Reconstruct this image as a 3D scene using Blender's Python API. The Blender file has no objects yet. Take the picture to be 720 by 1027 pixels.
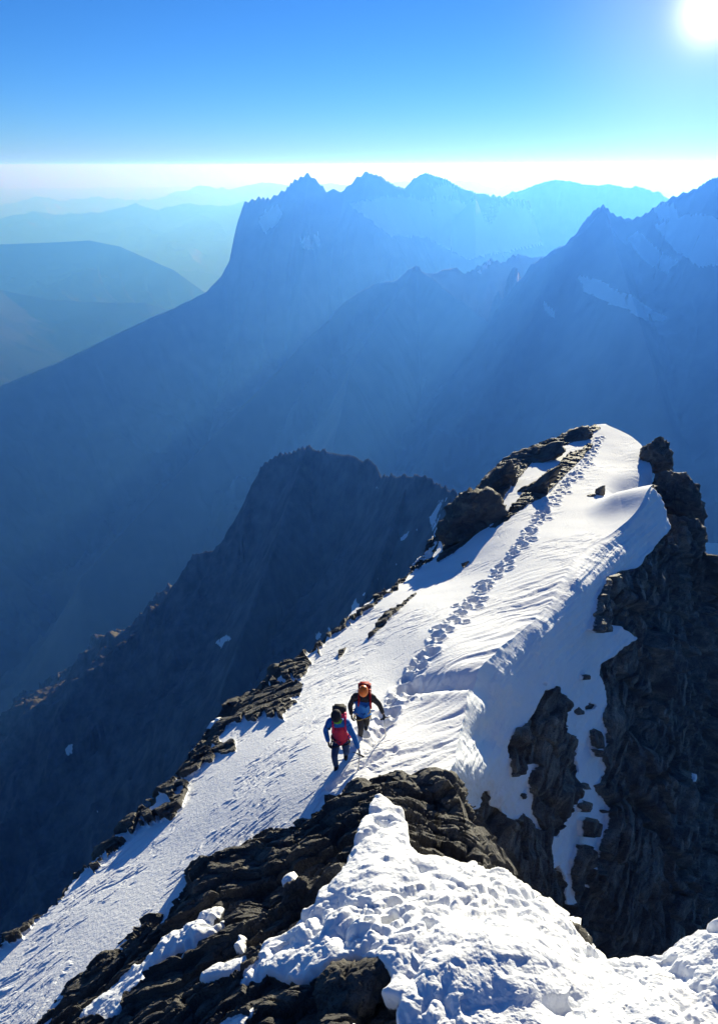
import bpy, bmesh, math, random
import numpy as np
from mathutils import Vector, Matrix, Euler

# ------------------------------------------------------------------ camera, sky, sun, exposure
F = 760.0; CX = 360.0; CY = 513.5; PITCH = math.radians(24.6)      # focal length and centre in photo pixels
sc = bpy.context.scene
col = sc.collection
cam_data = bpy.data.cameras.new("camera")
cam = bpy.data.objects.new("camera", cam_data); col.objects.link(cam)
cam_data.sensor_fit = 'VERTICAL'; cam_data.sensor_height = 24.0
cam_data.lens = F / 1027.0 * 24.0
cam_data.clip_start = 0.1; cam_data.clip_end = 600000.0
cam.location = (0, 0, 0); cam.rotation_euler = (math.pi / 2 - PITCH, 0, 0)
sc.camera = cam

SUN_EL = math.radians(8.4); SUN_AZ = math.radians(21.4)            # azimuth to the right of the view direction
SUN = Vector((math.sin(SUN_AZ) * math.cos(SUN_EL), math.cos(SUN_AZ) * math.cos(SUN_EL), math.sin(SUN_EL)))
SKY_STRENGTH = 0.083
world = bpy.data.worlds.new("World"); sc.world = world; world.use_nodes = True
wn = world.node_tree; wn.nodes.clear()
def wnode(t, **k):
    n = wn.nodes.new(t)
    for a, b in k.items(): setattr(n, a, b)
    return n
wo = wnode('ShaderNodeOutputWorld'); bg = wnode('ShaderNodeBackground')
sky = wnode('ShaderNodeTexSky', sky_type='NISHITA', sun_disc=False)
sky.sun_elevation = SUN_EL; sky.sun_rotation = SUN_AZ
sky.altitude = 3000; sky.air_density = 1.0; sky.dust_density = 0.1; sky.ozone_density = 6.0
hs = wnode('ShaderNodeHueSaturation'); hs.inputs['Saturation'].default_value = 1.03; hs.inputs['Hue'].default_value = 0.502; hs.inputs['Value'].default_value = 0.735
tint = wnode('ShaderNodeVectorMath', operation='MULTIPLY'); tint.inputs[1].default_value = (1.0, 0.925, 0.96)
wn.links.new(sky.outputs[0], tint.inputs[0]); wn.links.new(tint.outputs[0], hs.inputs['Color'])
# the bright aureole of the low sun, part of the sky itself
tc = wnode('ShaderNodeTexCoord'); dt = wnode('ShaderNodeVectorMath', operation='DOT_PRODUCT')
dt.inputs[1].default_value = SUN
wn.links.new(tc.outputs['Generated'], dt.inputs[0])
mx = wnode('ShaderNodeMath', operation='MAXIMUM'); mx.inputs[1].default_value = 0.0
wn.links.new(dt.outputs['Value'], mx.inputs[0])
def lobe(power, gain):
    p = wnode('ShaderNodeMath', operation='POWER'); p.inputs[1].default_value = power
    wn.links.new(mx.outputs[0], p.inputs[0])
    g = wnode('ShaderNodeMath', operation='MULTIPLY'); g.inputs[1].default_value = gain
    wn.links.new(p.outputs[0], g.inputs[0]); return g
a1 = lobe(2600, 7.0); a2 = lobe(150, 1.3)
ad = wnode('ShaderNodeMath', operation='ADD'); wn.links.new(a1.outputs[0], ad.inputs[0]); wn.links.new(a2.outputs[0], ad.inputs[1])
cm = wnode('ShaderNodeVectorMath', operation='SCALE'); cm.inputs[0].default_value = (1.0, 0.86, 0.66)
wn.links.new(ad.outputs[0], cm.inputs['Scale'])
va = wnode('ShaderNodeVectorMath', operation='ADD')
wn.links.new(hs.outputs[0], va.inputs[0]); wn.links.new(cm.outputs[0], va.inputs[1])
wn.links.new(va.outputs[0], bg.inputs['Color']); bg.inputs['Strength'].default_value = SKY_STRENGTH
wn.links.new(bg.outputs[0], wo.inputs[0])

sd = bpy.data.lights.new("sun", 'SUN'); sd.energy = 4.0; sd.angle = math.radians(0.5); sd.color = (1.0, 0.93, 0.72)
so = bpy.data.objects.new("sun", sd); col.objects.link(so)
so.rotation_euler = SUN.to_track_quat('Z', 'Y').to_euler()
sc.view_settings.view_transform = 'Standard'; sc.view_settings.look = 'None'
sc.view_settings.exposure = 1.4; sc.view_settings.gamma = 1.0
sc.cycles.use_denoising = True
sc.cycles.volume_bounces = 1; sc.cycles.max_bounces = 6; sc.cycles.diffuse_bounces = 3

# ------------------------------------------------------------------ haze: the air of the valleys
HAZE_DENSITY = 1.6e-4
HAZE_COLOR = (0.045, 0.187, 0.75, 1.0)
HAZE_ANISO = 0.5
def make_haze():
    m = bpy.data.materials.new("haze"); m.use_nodes = True; n = m.node_tree; n.nodes.clear()
    o = n.nodes.new('ShaderNodeOutputMaterial'); v = n.nodes.new('ShaderNodeVolumePrincipled')
    v.inputs['Color'].default_value = HAZE_COLOR; v.inputs['Density'].default_value = HAZE_DENSITY
    v.inputs['Absorption Color'].default_value = (0.87, 0.62, 0.0, 1.0)     # mostly scattering: thin air blue, deep air pale
    v.inputs['Anisotropy'].default_value = HAZE_ANISO
    n.links.new(v.outputs[0], o.inputs['Volume'])
    bm = bmesh.new(); bmesh.ops.create_cube(bm, size=1.0)
    me = bpy.data.meshes.new("haze"); 
    x0, x1, y0, y1, z0, z1 = -130000, 130000, -30000, 170000, -3001, 60
    for v_ in bm.verts:
        v_.co = ((x0 if v_.co.x < 0 else x1), (y0 if v_.co.y < 0 else y1), (z0 if v_.co.z < 0 else z1))
    bm.to_mesh(me); bm.free(); me.materials.append(m)
    ob = bpy.data.objects.new("haze", me); col.objects.link(ob); ob['kind'] = 'stuff'
    ob['label'] = 'thin blue haze filling the valleys below the ridge'; ob['category'] = 'haze'
make_haze()

# ------------------------------------------------------------------ noise
_rng = np.random.RandomState(7)
_P = _rng.permutation(512).astype(np.int32); _P = np.concatenate([_P, _P, _P])
_G = _rng.normal(size=(512, 3)).astype(np.float32); _G /= np.linalg.norm(_G, axis=1)[:, None]
def perlin(x, y, z=0.0, seed=0):
    x = np.asarray(x, np.float32) + seed * 17.31; y = np.asarray(y, np.float32) + seed * 9.17
    z = np.zeros_like(x) + np.asarray(z, np.float32) + 0.37
    xi = np.floor(x).astype(np.int32); yi = np.floor(y).astype(np.int32); zi = np.floor(z).astype(np.int32)
    fx = x - xi; fy = y - yi; fz = z - zi
    u = fx * fx * fx * (fx * (fx * 6 - 15) + 10); v = fy * fy * fy * (fy * (fy * 6 - 15) + 10); w = fz * fz * fz * (fz * (fz * 6 - 15) + 10)
    xi &= 511; yi &= 511; zi &= 511
    def g(a, b, c):
        h = _P[_P[_P[(xi + a) & 511] + ((yi + b) & 511)] + ((zi + c) & 511)]
        G = _G[h]
        return G[..., 0] * (fx - a) + G[..., 1] * (fy - b) + G[..., 2] * (fz - c)
    x00 = g(0,0,0) * (1-u) + g(1,0,0) * u; x10 = g(0,1,0) * (1-u) + g(1,1,0) * u
    x01 = g(0,0,1) * (1-u) + g(1,0,1) * u; x11 = g(0,1,1) * (1-u) + g(1,1,1) * u
    a = x00 * (1-v) + x10 * v; b = x01 * (1-v) + x11 * v
    return (a * (1-w) + b * w) * 1.6
def fbm(x, y, z=0.0, o=5, seed=0, gain=0.5, lac=2.03):
    s = 0; a = 1.0; t = 0
    for i in range(o):
        s = s + a * perlin(x * lac**i, y * lac**i, z * lac**i if not np.isscalar(z) else z, seed + i); t += a; a *= gain
    return s / t
def ridged(x, y, z=0.0, o=5, seed=0, gain=0.5, lac=2.05):
    s = 0; a = 1.0; t = 0; prev = 1.0
    for i in range(o):
        n = 1 - np.abs(perlin(x * lac**i, y * lac**i, z * lac**i if not np.isscalar(z) else z, seed + i)) * 1.5
        n = n * n; s = s + a * n * prev; prev = np.clip(n * 1.5, 0, 1); t += a; a *= gain
    return s / t - 0.4
def worley(p, seed=0):
    """p (N,3) -> F1, F2, a random value per cell"""
    p = p.astype(np.float32); c = np.floor(p).astype(np.int32)
    f1 = np.full(len(p), 9.0, np.float32); f2 = f1.copy(); idv = np.zeros(len(p), np.float32)
    R = np.random.RandomState(seed + 11).rand(512, 4).astype(np.float32)
    for a in (-1, 0, 1):
        for b in (-1, 0, 1):
            for d in (-1, 0, 1):
                q = c + np.array((a, b, d), np.int32)
                h = _P[_P[_P[q[:, 0] & 511] + (q[:, 1] & 511)] + (q[:, 2] & 511)]
                r = R[h]; v = q + r[:, :3] - p; dd = np.sqrt((v * v).sum(1))
                near = dd < f1
                f2 = np.where(near, f1, np.minimum(f2, dd)); idv = np.where(near, r[:, 3], idv); f1 = np.where(near, dd, f1)
    return f1, f2, idv
def sstep(a, b, x):
    t = np.clip((x - a) / (b - a), 0, 1); return t * t * (3 - 2 * t)

# ------------------------------------------------------------------ from photo pixels to places, and back
CP, SP = math.cos(PITCH), math.sin(PITCH)
def at(px, py, depth):
    """world point seen at a photo pixel, at a distance along the view axis"""
    px = np.asarray(px, float); py = np.asarray(py, float); depth = np.asarray(depth, float)
    x = (px - CX) / F * depth; d = (py - CY) / F * depth
    return np.stack([x, depth * CP - d * SP, -(depth * SP + d * CP)], -1)
def at_range(px, py, r):
    """world point seen at a photo pixel, at a horizontal range r"""
    p = at(px, py, 1.0); h = np.hypot(p[..., 0], p[..., 1]); return p * (np.asarray(r) / h)[..., None]
def pix(P):
    d = P[..., 1] * CP - P[..., 2] * SP; v = -P[..., 1] * SP - P[..., 2] * CP
    d = np.maximum(d, 0.01)
    return CX + F * P[..., 0] / d, CY + F * v / d

def grid_mesh(name, P, mat, attrs=None, flip=False, smooth=True, sharp=None):
    nu, nv = P.shape[:2]; me = bpy.data.meshes.new(name)
    me.vertices.add(nu * nv); me.vertices.foreach_set('co', P.reshape(-1).astype(np.float32))
    i = np.arange(nu * nv).reshape(nu, nv)
    q = np.stack([i[:-1, :-1], i[1:, :-1], i[1:, 1:], i[:-1, 1:]], -1).reshape(-1, 4)
    if flip: q = q[:, ::-1]
    n = len(q)
    me.loops.add(n * 4); me.loops.foreach_set('vertex_index', q.reshape(-1).astype(np.int32))
    me.polygons.add(n); me.polygons.foreach_set('loop_start', np.arange(n, dtype=np.int32) * 4)
    me.polygons.foreach_set('loop_total', np.full(n, 4, np.int32))
    me.update(calc_edges=True)
    if smooth: me.polygons.foreach_set('use_smooth', np.ones(n, bool))
    if sharp is not None:                                     # broken rock keeps its facets, snow stays smooth
        me.polygons.foreach_set('use_smooth', (sharp[:-1, :-1] > 0.5).reshape(-1))
    for k, a in (attrs or {}).items():
        at_ = me.attributes.new(k, 'FLOAT', 'POINT'); at_.data.foreach_set('value', a.reshape(-1).astype(np.float32))
    me.materials.append(mat)
    ob = bpy.data.objects.new(name, me); col.objects.link(ob); return ob
def grid_normals(P, flip=False):
    du = np.gradient(P, axis=0); dv = np.gradient(P, axis=1); n = np.cross(du, dv)
    n /= np.linalg.norm(n, axis=-1, keepdims=True) + 1e-12
    return -n if flip else n
def structure(o, label=None, cat=None):
    o['kind'] = 'structure'
    if label: o['label'] = label
    if cat: o['category'] = cat
    return o

# ------------------------------------------------------------------ materials
def frame_of(n):
    """rotation whose third row is the given normal"""
    n = Vector(n).normalized(); x = Vector((1, 0, 0)); x = (x - n * x.dot(n)).normalized(); y = n.cross(x)
    return Matrix((x, y, n))
class Mat:
    def __init__(s, name):
        s.m = bpy.data.materials.new(name); s.m.use_nodes = True; s.t = s.m.node_tree; s.t.nodes.clear()
        s.out = s.n('ShaderNodeOutputMaterial'); s.b = s.n('ShaderNodeBsdfPrincipled'); s.l(s.b.outputs[0], s.out.inputs['Surface'])
    def n(s, t, **k):
        x = s.t.nodes.new(t)
        for a, b in k.items(): setattr(x, a, b)
        return x
    def l(s, a, b): s.t.links.new(a, b)
    def coord(s, scale=(1, 1, 1), rot=(0, 0, 0)):
        g = s.n('ShaderNodeNewGeometry'); mp = s.n('ShaderNodeMapping'); mp.vector_type = 'POINT'
        mp.inputs['Scale'].default_value = scale; mp.inputs['Rotation'].default_value = rot
        s.l(g.outputs['Position'], mp.inputs[0]); return mp.outputs[0]
    def strata(s, scale, normal=(-0.35, -0.45, 0.82)):
        g = s.n('ShaderNodeNewGeometry'); a = s.n('ShaderNodeMapping'); a.inputs['Rotation'].default_value = frame_of(normal).to_euler()
        b = s.n('ShaderNodeMapping'); b.inputs['Scale'].default_value = scale; s.l(g.outputs['Position'], a.inputs[0]); s.l(a.outputs[0], b.inputs[0]); return b.outputs[0]
    def noise(s, vec, scale, detail=6, rough=0.6, dist=0.0):
        x = s.n('ShaderNodeTexNoise'); x.inputs['Scale'].default_value = scale; x.inputs['Detail'].default_value = detail
        x.inputs['Roughness'].default_value = rough; x.inputs['Distortion'].default_value = dist
        s.l(vec, x.inputs['Vector']); return x.outputs['Fac']
    def ramp(s, fac, stops):
        r = s.n('ShaderNodeValToRGB'); e = r.color_ramp.elements
        while len(e) < len(stops): e.new(0.5)
        for i, (p, c) in enumerate(stops):
            e[i].position = p; e[i].color = tuple(c) + (1,) if len(c) == 3 else c
        s.l(fac, r.inputs[0]); return r.outputs[0]
    def math(s, op, a, b=None, clamp=False):
        x = s.n('ShaderNodeMath', operation=op); x.use_clamp = clamp
        for i, v in enumerate((a, b)):
            if v is None: continue
            if isinstance(v, (int, float)): x.inputs[i].default_value = v
            else: s.l(v, x.inputs[i])
        return x.outputs[0]
    def mix(s, f, a, b):
        x = s.n('ShaderNodeMix', data_type='RGBA')
        if isinstance(f, (int, float)): x.inputs[0].default_value = f
        else: s.l(f, x.inputs[0])
        for i, v in ((6, a), (7, b)):
            if isinstance(v, tuple): x.inputs[i].default_value = v if len(v) == 4 else v + (1,)
            else: s.l(v, x.inputs[i])
        return x.outputs[2]
    def attr(s, name):
        a = s.n('ShaderNodeAttribute'); a.attribute_name = name; return a.outputs['Fac']
    def bump(s, h, dist, strength=1.0, prev=None):
        b = s.n('ShaderNodeBump'); b.inputs['Distance'].default_value = dist; b.inputs['Strength'].default_value = strength
        s.l(h, b.inputs['Height'])
        if prev is not None: s.l(prev, b.inputs['Normal'])
        return b.outputs[0]

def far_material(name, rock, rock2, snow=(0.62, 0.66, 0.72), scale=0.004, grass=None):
    m = Mat(name); c = m.coord()
    n1 = m.noise(c, scale, 8, 0.62); n2 = m.noise(m.coord(scale=(1, 1, 3)), scale * 5, 6, 0.6)
    base = m.mix(m.ramp(n1, [(0.35, (0, 0, 0)), (0.65, (1, 1, 1))]), rock, rock2)
    if grass:
        g = m.attr('grass'); base = m.mix(m.ramp(m.math('ADD', g, m.math('MULTIPLY', m.math('SUBTRACT', n1, 0.5), 0.9)), [(0.45, (0, 0, 0)), (0.55, (1, 1, 1))]), base, grass)
    s = m.math('ADD', m.attr('snow'), m.math('MULTIPLY', m.math('SUBTRACT', n2, 0.5), 0.5))
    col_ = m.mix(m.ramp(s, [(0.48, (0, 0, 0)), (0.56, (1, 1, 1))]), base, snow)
    m.l(col_, m.b.inputs['Base Color']); m.b.inputs['Roughness'].default_value = 0.95
    m.b.inputs['Specular IOR Level'].default_value = 0.0
    return m.m

# ------------------------------------------------------------------ far ranges: ridgelines set out in plan, faces falling from them
def ridge_height(X, Y, lines, wx=0, wy=0):
    """lines: list of (points (n,3), drop H, length L, steepness k)"""
    Z = np.full(X.shape, -1e9, np.float32); D = np.full(X.shape, 1e9, np.float32)
    for pts, H, L, k in lines:
        pts = np.asarray(pts, float); best = np.full(X.shape, 1e18); hz = np.zeros(X.shape)
        for a, b in zip(pts[:-1], pts[1:]):
            dx, dy = b[0] - a[0], b[1] - a[1]; ll = dx * dx + dy * dy + 1e-9
            t = np.clip(((X - a[0]) * dx + (Y - a[1]) * dy) / ll, 0, 1)
            d = (X + wx - a[0] - t * dx)**2 + (Y + wy - a[1] - t * dy)**2
            z = a[2] + t * (b[2] - a[2]); m = d < best
            best = np.where(m, d, best); hz = np.where(m, z, hz)
        d = np.sqrt(best); z = hz - H * (1 - np.exp(-d / L)) - k * d
        m = z > Z; D = np.where(m, d, D); Z = np.where(m, z, Z)
    return Z, D
def px_mask(px, py, polys):
    """1 inside any polygon given in photo pixels"""
    out = np.zeros(px.shape, np.float32)
    for poly in polys:
        q = np.asarray(poly, float); x0, y0 = q.min(0); x1, y1 = q.max(0)
        w = (px >= x0) & (px <= x1) & (py >= y0) & (py <= y1)
        if not w.any(): continue
        X = px[w]; Y = py[w]; ins = np.zeros(X.shape, bool)
        for (ax, ay), (bx, by) in zip(q, np.roll(q, -1, 0)):
            c = ((ay > Y) != (by > Y)) & (X < (bx - ax) * (Y - ay) / ((by - ay) if by != ay else 1e-9) + ax)
            ins ^= c
        out[w] = np.maximum(out[w], ins.astype(np.float32))
    return out
def far_range(name, lines, az, rr, n, mat, label, amp, wave, spur=0.35, base=-2900, snow=None, seed=0, snowpolys=(), grass=None, jag=0.0, carve=0.0):
    th = np.radians(np.linspace(az[0], az[1], n[0])); r = np.exp(np.linspace(math.log(rr[0]), math.log(rr[1]), n[1]))
    T, R = np.meshgrid(th, r, indexing='ij'); X = R * np.sin(T); Y = R * np.cos(T)
    wx = perlin(X / wave, Y / wave, 0, seed + 40) * wave * 0.22; wy = perlin(X / wave, Y / wave, 0, seed + 41) * wave * 0.22
    Z, D = ridge_height(X, Y, lines)
    k = np.clip(D / (wave * 0.5), 0, 1)
    Z2, D2 = ridge_height(X, Y, lines, wx, wy); Z = Z * (1 - k) + Z2 * k
    rd = ridged(X / wave, Y / wave, 0, 7, seed, 0.52)
    Z = Z + np.minimum(D * spur, amp) * (rd * 1.6 - carve)
    D1 = ridge_height(X, Y, lines[:1])[1]
    Z = Z + np.clip(1 - D1 / wave, 0, 1) * jag * ridged(X / (wave * 0.25), Y / (wave * 0.25), 0, 4, seed + 3, 0.6)
    Z = np.maximum(Z, base - 40 + 60 * fbm(X / 3000, Y / 3000, 0, 3, 5))
    P = np.stack([X, Y, Z], -1)
    N = grid_normals(P); N *= np.sign(N[..., 2:3])
    sn = np.zeros(X.shape)
    if snow:
        z0, z1, gain = snow
        sn = sstep(z0, z1, Z) * sstep(0.45, 0.8, N[..., 2]) * gain
    if snowpolys:
        px, py = pix(P); j = 5 * fbm(X / (wave * .15), Y / (wave * .15), Z / (wave * .15), 4, 61)
        sn = np.maximum(sn, 0.95 * px_mask(px + j, py + j, snowpolys) * sstep(0.2, 0.5, N[..., 2]))
    at_ = {'snow': sn}
    if grass: at_['grass'] = sstep(grass[1], grass[0], Z) * sstep(0.6, 0.85, N[..., 2])
    o = grid_mesh(name, P, mat, at_, flip=True)
    return structure(o, label, 'mountain')
def L(rng, pts, H, Lg, k):
    p = np.array(pts, float); r = np.full(len(p), float(rng)) if np.isscalar(rng) else np.interp(np.linspace(0, 1, len(p)), np.linspace(0, 1, len(rng)), rng)
    return (at_range(p[:, 0], p[:, 1], r), H, Lg, k)

GREY = (0.16, 0.155, 0.15); GREY2 = (0.24, 0.225, 0.21)
M_alp = far_material('alpine_rock', GREY, GREY2)
M_hill = far_material('alpine_meadow', (0.028, 0.036, 0.032), (0.045, 0.054, 0.045), grass=(0.018, 0.03, 0.018), scale=0.0015)
M_far = far_material('far_rock', GREY, GREY2, scale=0.0006)

wet = [(200,300),(222,275),(230,260),(235,235),(239,220),(245,202),(260,196),(270,197),(287,189),(295,180),(309,172),(320,182),(327,190),(345,189),(357,178),(367,171),(382,176),(397,185),(405,188),(415,177),(427,172),(447,178),(460,185),(475,192),(490,194),(530,200)]
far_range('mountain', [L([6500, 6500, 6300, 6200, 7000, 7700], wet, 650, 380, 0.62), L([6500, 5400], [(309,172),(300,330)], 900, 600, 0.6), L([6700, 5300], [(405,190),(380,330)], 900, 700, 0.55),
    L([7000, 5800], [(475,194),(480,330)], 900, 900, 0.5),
    L([6450, 6150, 5800, 5450, 5200, 4600], [(222,284),(180,306),(130,328),(60,362),(0,386),(-110,430)], 500, 420, .55)],  # added low spur, its shape standing in for the massif's shadow edge
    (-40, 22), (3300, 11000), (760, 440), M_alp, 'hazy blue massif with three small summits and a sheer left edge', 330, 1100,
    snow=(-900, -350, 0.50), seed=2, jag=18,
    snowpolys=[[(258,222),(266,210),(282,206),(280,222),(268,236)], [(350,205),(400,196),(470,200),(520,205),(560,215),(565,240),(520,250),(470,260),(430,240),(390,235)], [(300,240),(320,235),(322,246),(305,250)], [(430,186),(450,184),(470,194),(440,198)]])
rb = [(500,200),(515,192),(530,186),(543,181),(557,178),(570,180),(585,183),(600,185),(610,182),(630,187),(645,187),(665,196),(700,205)]
far_range('mountain', [L(9300, rb, 520, 380, 0.5)], (6, 28), (7000, 12000), (300, 200), M_alp, 'pale blue jagged crest behind the dark right hand mountain', 260, 1100, snow=(-1000, -350, .5), seed=4, jag=50)
pyr = [(330,318),(345,302),(360,290),(380,282),(400,277),(410,267),(417,265),(427,271),(450,269),(467,272),(477,267),(492,257),(505,261),(520,254),(535,256),(547,257),(562,246),(590,250)]
far_range('mountain', [L([3900, 3900, 3900, 4000, 4300], pyr, 315, 245, 0.75), L([3900, 3000, 2300], [(417,265),(520,345),(620,425)], 280, 245, 0.85), L([3900, 2900, 2300], [(417,265),(350,370),(330,470)], 245, 245, 0.85),
    L([3900, 3300, 2700], [(330,318),(215,435),(80,580)], 315, 245, 0.7)],
    (-36, 26), (1700, 6500), (760, 480), M_alp, 'blue pointed mountain standing in the centre below the snowy massif', 230, 800, snow=(-600, 0, .25), seed=6, jag=28,
    snowpolys=[[(474,270),(490,259),(492,264),(480,272)], [(560,256),(600,270),(640,300),(600,295)]])
rt = [(500,345),(520,305),(540,275),(560,250),(580,230),(587,220),(597,208),(605,206),(615,212),(630,217),(645,215),(660,202),(680,194),(700,185),(710,179),(720,176),(760,160),(830,150),(900,150)]
far_range('mountain', [L([3150, 3080, 3010, 2940, 2800], rt, 245, 210, 0.95), L([2940, 2100], [(605,206),(660,380)], 210, 210, 0.95), L([2940, 2030], [(710,179),(820,380)], 210, 210, 0.95)],
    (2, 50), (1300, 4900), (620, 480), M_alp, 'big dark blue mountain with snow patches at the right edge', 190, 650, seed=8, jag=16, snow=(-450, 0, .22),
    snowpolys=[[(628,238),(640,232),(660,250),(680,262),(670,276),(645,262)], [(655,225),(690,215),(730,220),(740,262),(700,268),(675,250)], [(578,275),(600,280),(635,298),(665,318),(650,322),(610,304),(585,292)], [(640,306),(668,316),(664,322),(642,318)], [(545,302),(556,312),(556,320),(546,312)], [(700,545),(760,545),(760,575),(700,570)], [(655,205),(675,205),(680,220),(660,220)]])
hl = [(-160,262),(-80,250),(0,245),(30,244),(55,243),(90,241),(120,247),(150,260),(175,271),(190,282),(215,300),(240,312)]
hl2 = [(-160,300),(-60,290),(0,290),(50,300),(105,303),(145,303),(190,318),(230,335)]
far_range('hill', [L(13500, hl, 350, 1200, 0.2), L([10500, 10500, 11000], hl2, 250, 900, 0.24), L([10500, 8000], [(0,290),(-40,360)], 250, 600, 0.25)],
    (-48, -6), (6500, 18000), (420, 380), M_hill, 'sunlit rounded hills with meadows at the left edge', 160, 1600, spur=0.16, seed=10, grass=(-2500, -1000))
fl = [(-300,225),(-100,222),(0,218),(40,212),(70,214),(100,212),(135,204),(160,210),(190,202),(220,206),(260,200),(320,205),(420,200)]
far_range('hill', [L(30000, fl, 400, 1500, 0.12)], (-45, 10), (22000, 40000), (420, 160), M_far, 'pale hazy ridge behind the sunlit left hills', 350, 4000, spur=0.2, seed=12, jag=150)
f3 = [(-300,208),(-60,206),(0,207),(35,196),(60,201),(100,198),(150,200),(200,187),(230,190),(270,181),(300,186),(400,182),(470,181),(500,188),(530,181),(565,170),(590,177),(640,174),(680,170),(720,168),(800,170),(900,168)]
far_range('hill', [L(52000, f3, 500, 2500, 0.08)], (-45, 45), (42000, 66000), (700, 120), M_far, 'faintest mountain chain along the horizon', 450, 6000, spur=0.2, seed=14, jag=260)

# near rocky ridge in the shade, a few hundred metres off
mid = [(254,482),(262,467),(283,453),(308,447),(322,450),(337,452),(358,457),(375,465),(383,478),(396,475),(412,475),(433,480),(446,488),(458,492),(475,502),(510,540),(560,600)]
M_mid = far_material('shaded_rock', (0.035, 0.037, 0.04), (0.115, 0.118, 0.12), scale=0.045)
sn_mid = [[(x + a, y + b) for a, b in ((-1, 1), (1.5, -2.2), (2, -.5), (0, 2))] for x, y in ((440,492),(447,500),(438,512),(444,518),(433,524),(450,508),(428,531),(439,534),(421,545),(455,497),(431,541),(415,552),(446,527),(425,520),(436,503),(409,536),(418,530),(396,566),(380,580),(365,597))] + [[(216,645),(228,637),(232,640),(222,650)], [(67,748),(74,747),(73,755),(67,757)], [(350,618),(357,600),(360,606),(354,622)], [(430,520),(440,500),(452,498),(446,520),(436,540)], [(446,500),(458,496),(462,506),(450,512)], [(316,635),(321,633),(322,640),(317,641)], [(328,628),(332,630),(332,637),(329,638)], [(402,540),(408,536),(410,539),(403,544)],[(424,560),(434,545),(436,552),(428,566)], [(370,600),(374,592),(376,596),(372,604)], [(95,812),(99,812),(98,816)], [(374,490),(384,484),(380,490)]]
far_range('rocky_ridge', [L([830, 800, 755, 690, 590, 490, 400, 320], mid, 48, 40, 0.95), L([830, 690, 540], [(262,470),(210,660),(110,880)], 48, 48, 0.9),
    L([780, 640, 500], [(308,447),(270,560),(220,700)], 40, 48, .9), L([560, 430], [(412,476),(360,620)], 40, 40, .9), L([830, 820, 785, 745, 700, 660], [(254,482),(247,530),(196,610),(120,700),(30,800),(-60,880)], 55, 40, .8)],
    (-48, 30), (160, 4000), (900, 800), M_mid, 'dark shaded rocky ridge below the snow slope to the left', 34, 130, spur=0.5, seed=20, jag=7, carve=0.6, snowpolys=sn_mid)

# valley ground to the horizon
def ground():
    th = np.radians(np.linspace(-180, 180, 361)); r = np.concatenate([[0.0], np.exp(np.linspace(math.log(300), math.log(120000), 200))])
    T, R = np.meshgrid(th, r, indexing='ij'); X = R * np.sin(T); Y = R * np.cos(T)
    Z = -2850 + 110 * fbm(X / 2600, Y / 2600, 0, 5, 5)
    m = far_material('valley_ground', (0.16, 0.15, 0.11), (0.22, 0.2, 0.15), grass=(0.07, 0.09, 0.04), scale=0.001)
    o = grid_mesh('ground', np.stack([X, Y, Z], -1), m, {'snow': X * 0, 'grass': X * 0 + 0.6}, flip=True)
    structure(o, 'deep valley floor in blue shade', 'ground')
ground()
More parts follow.
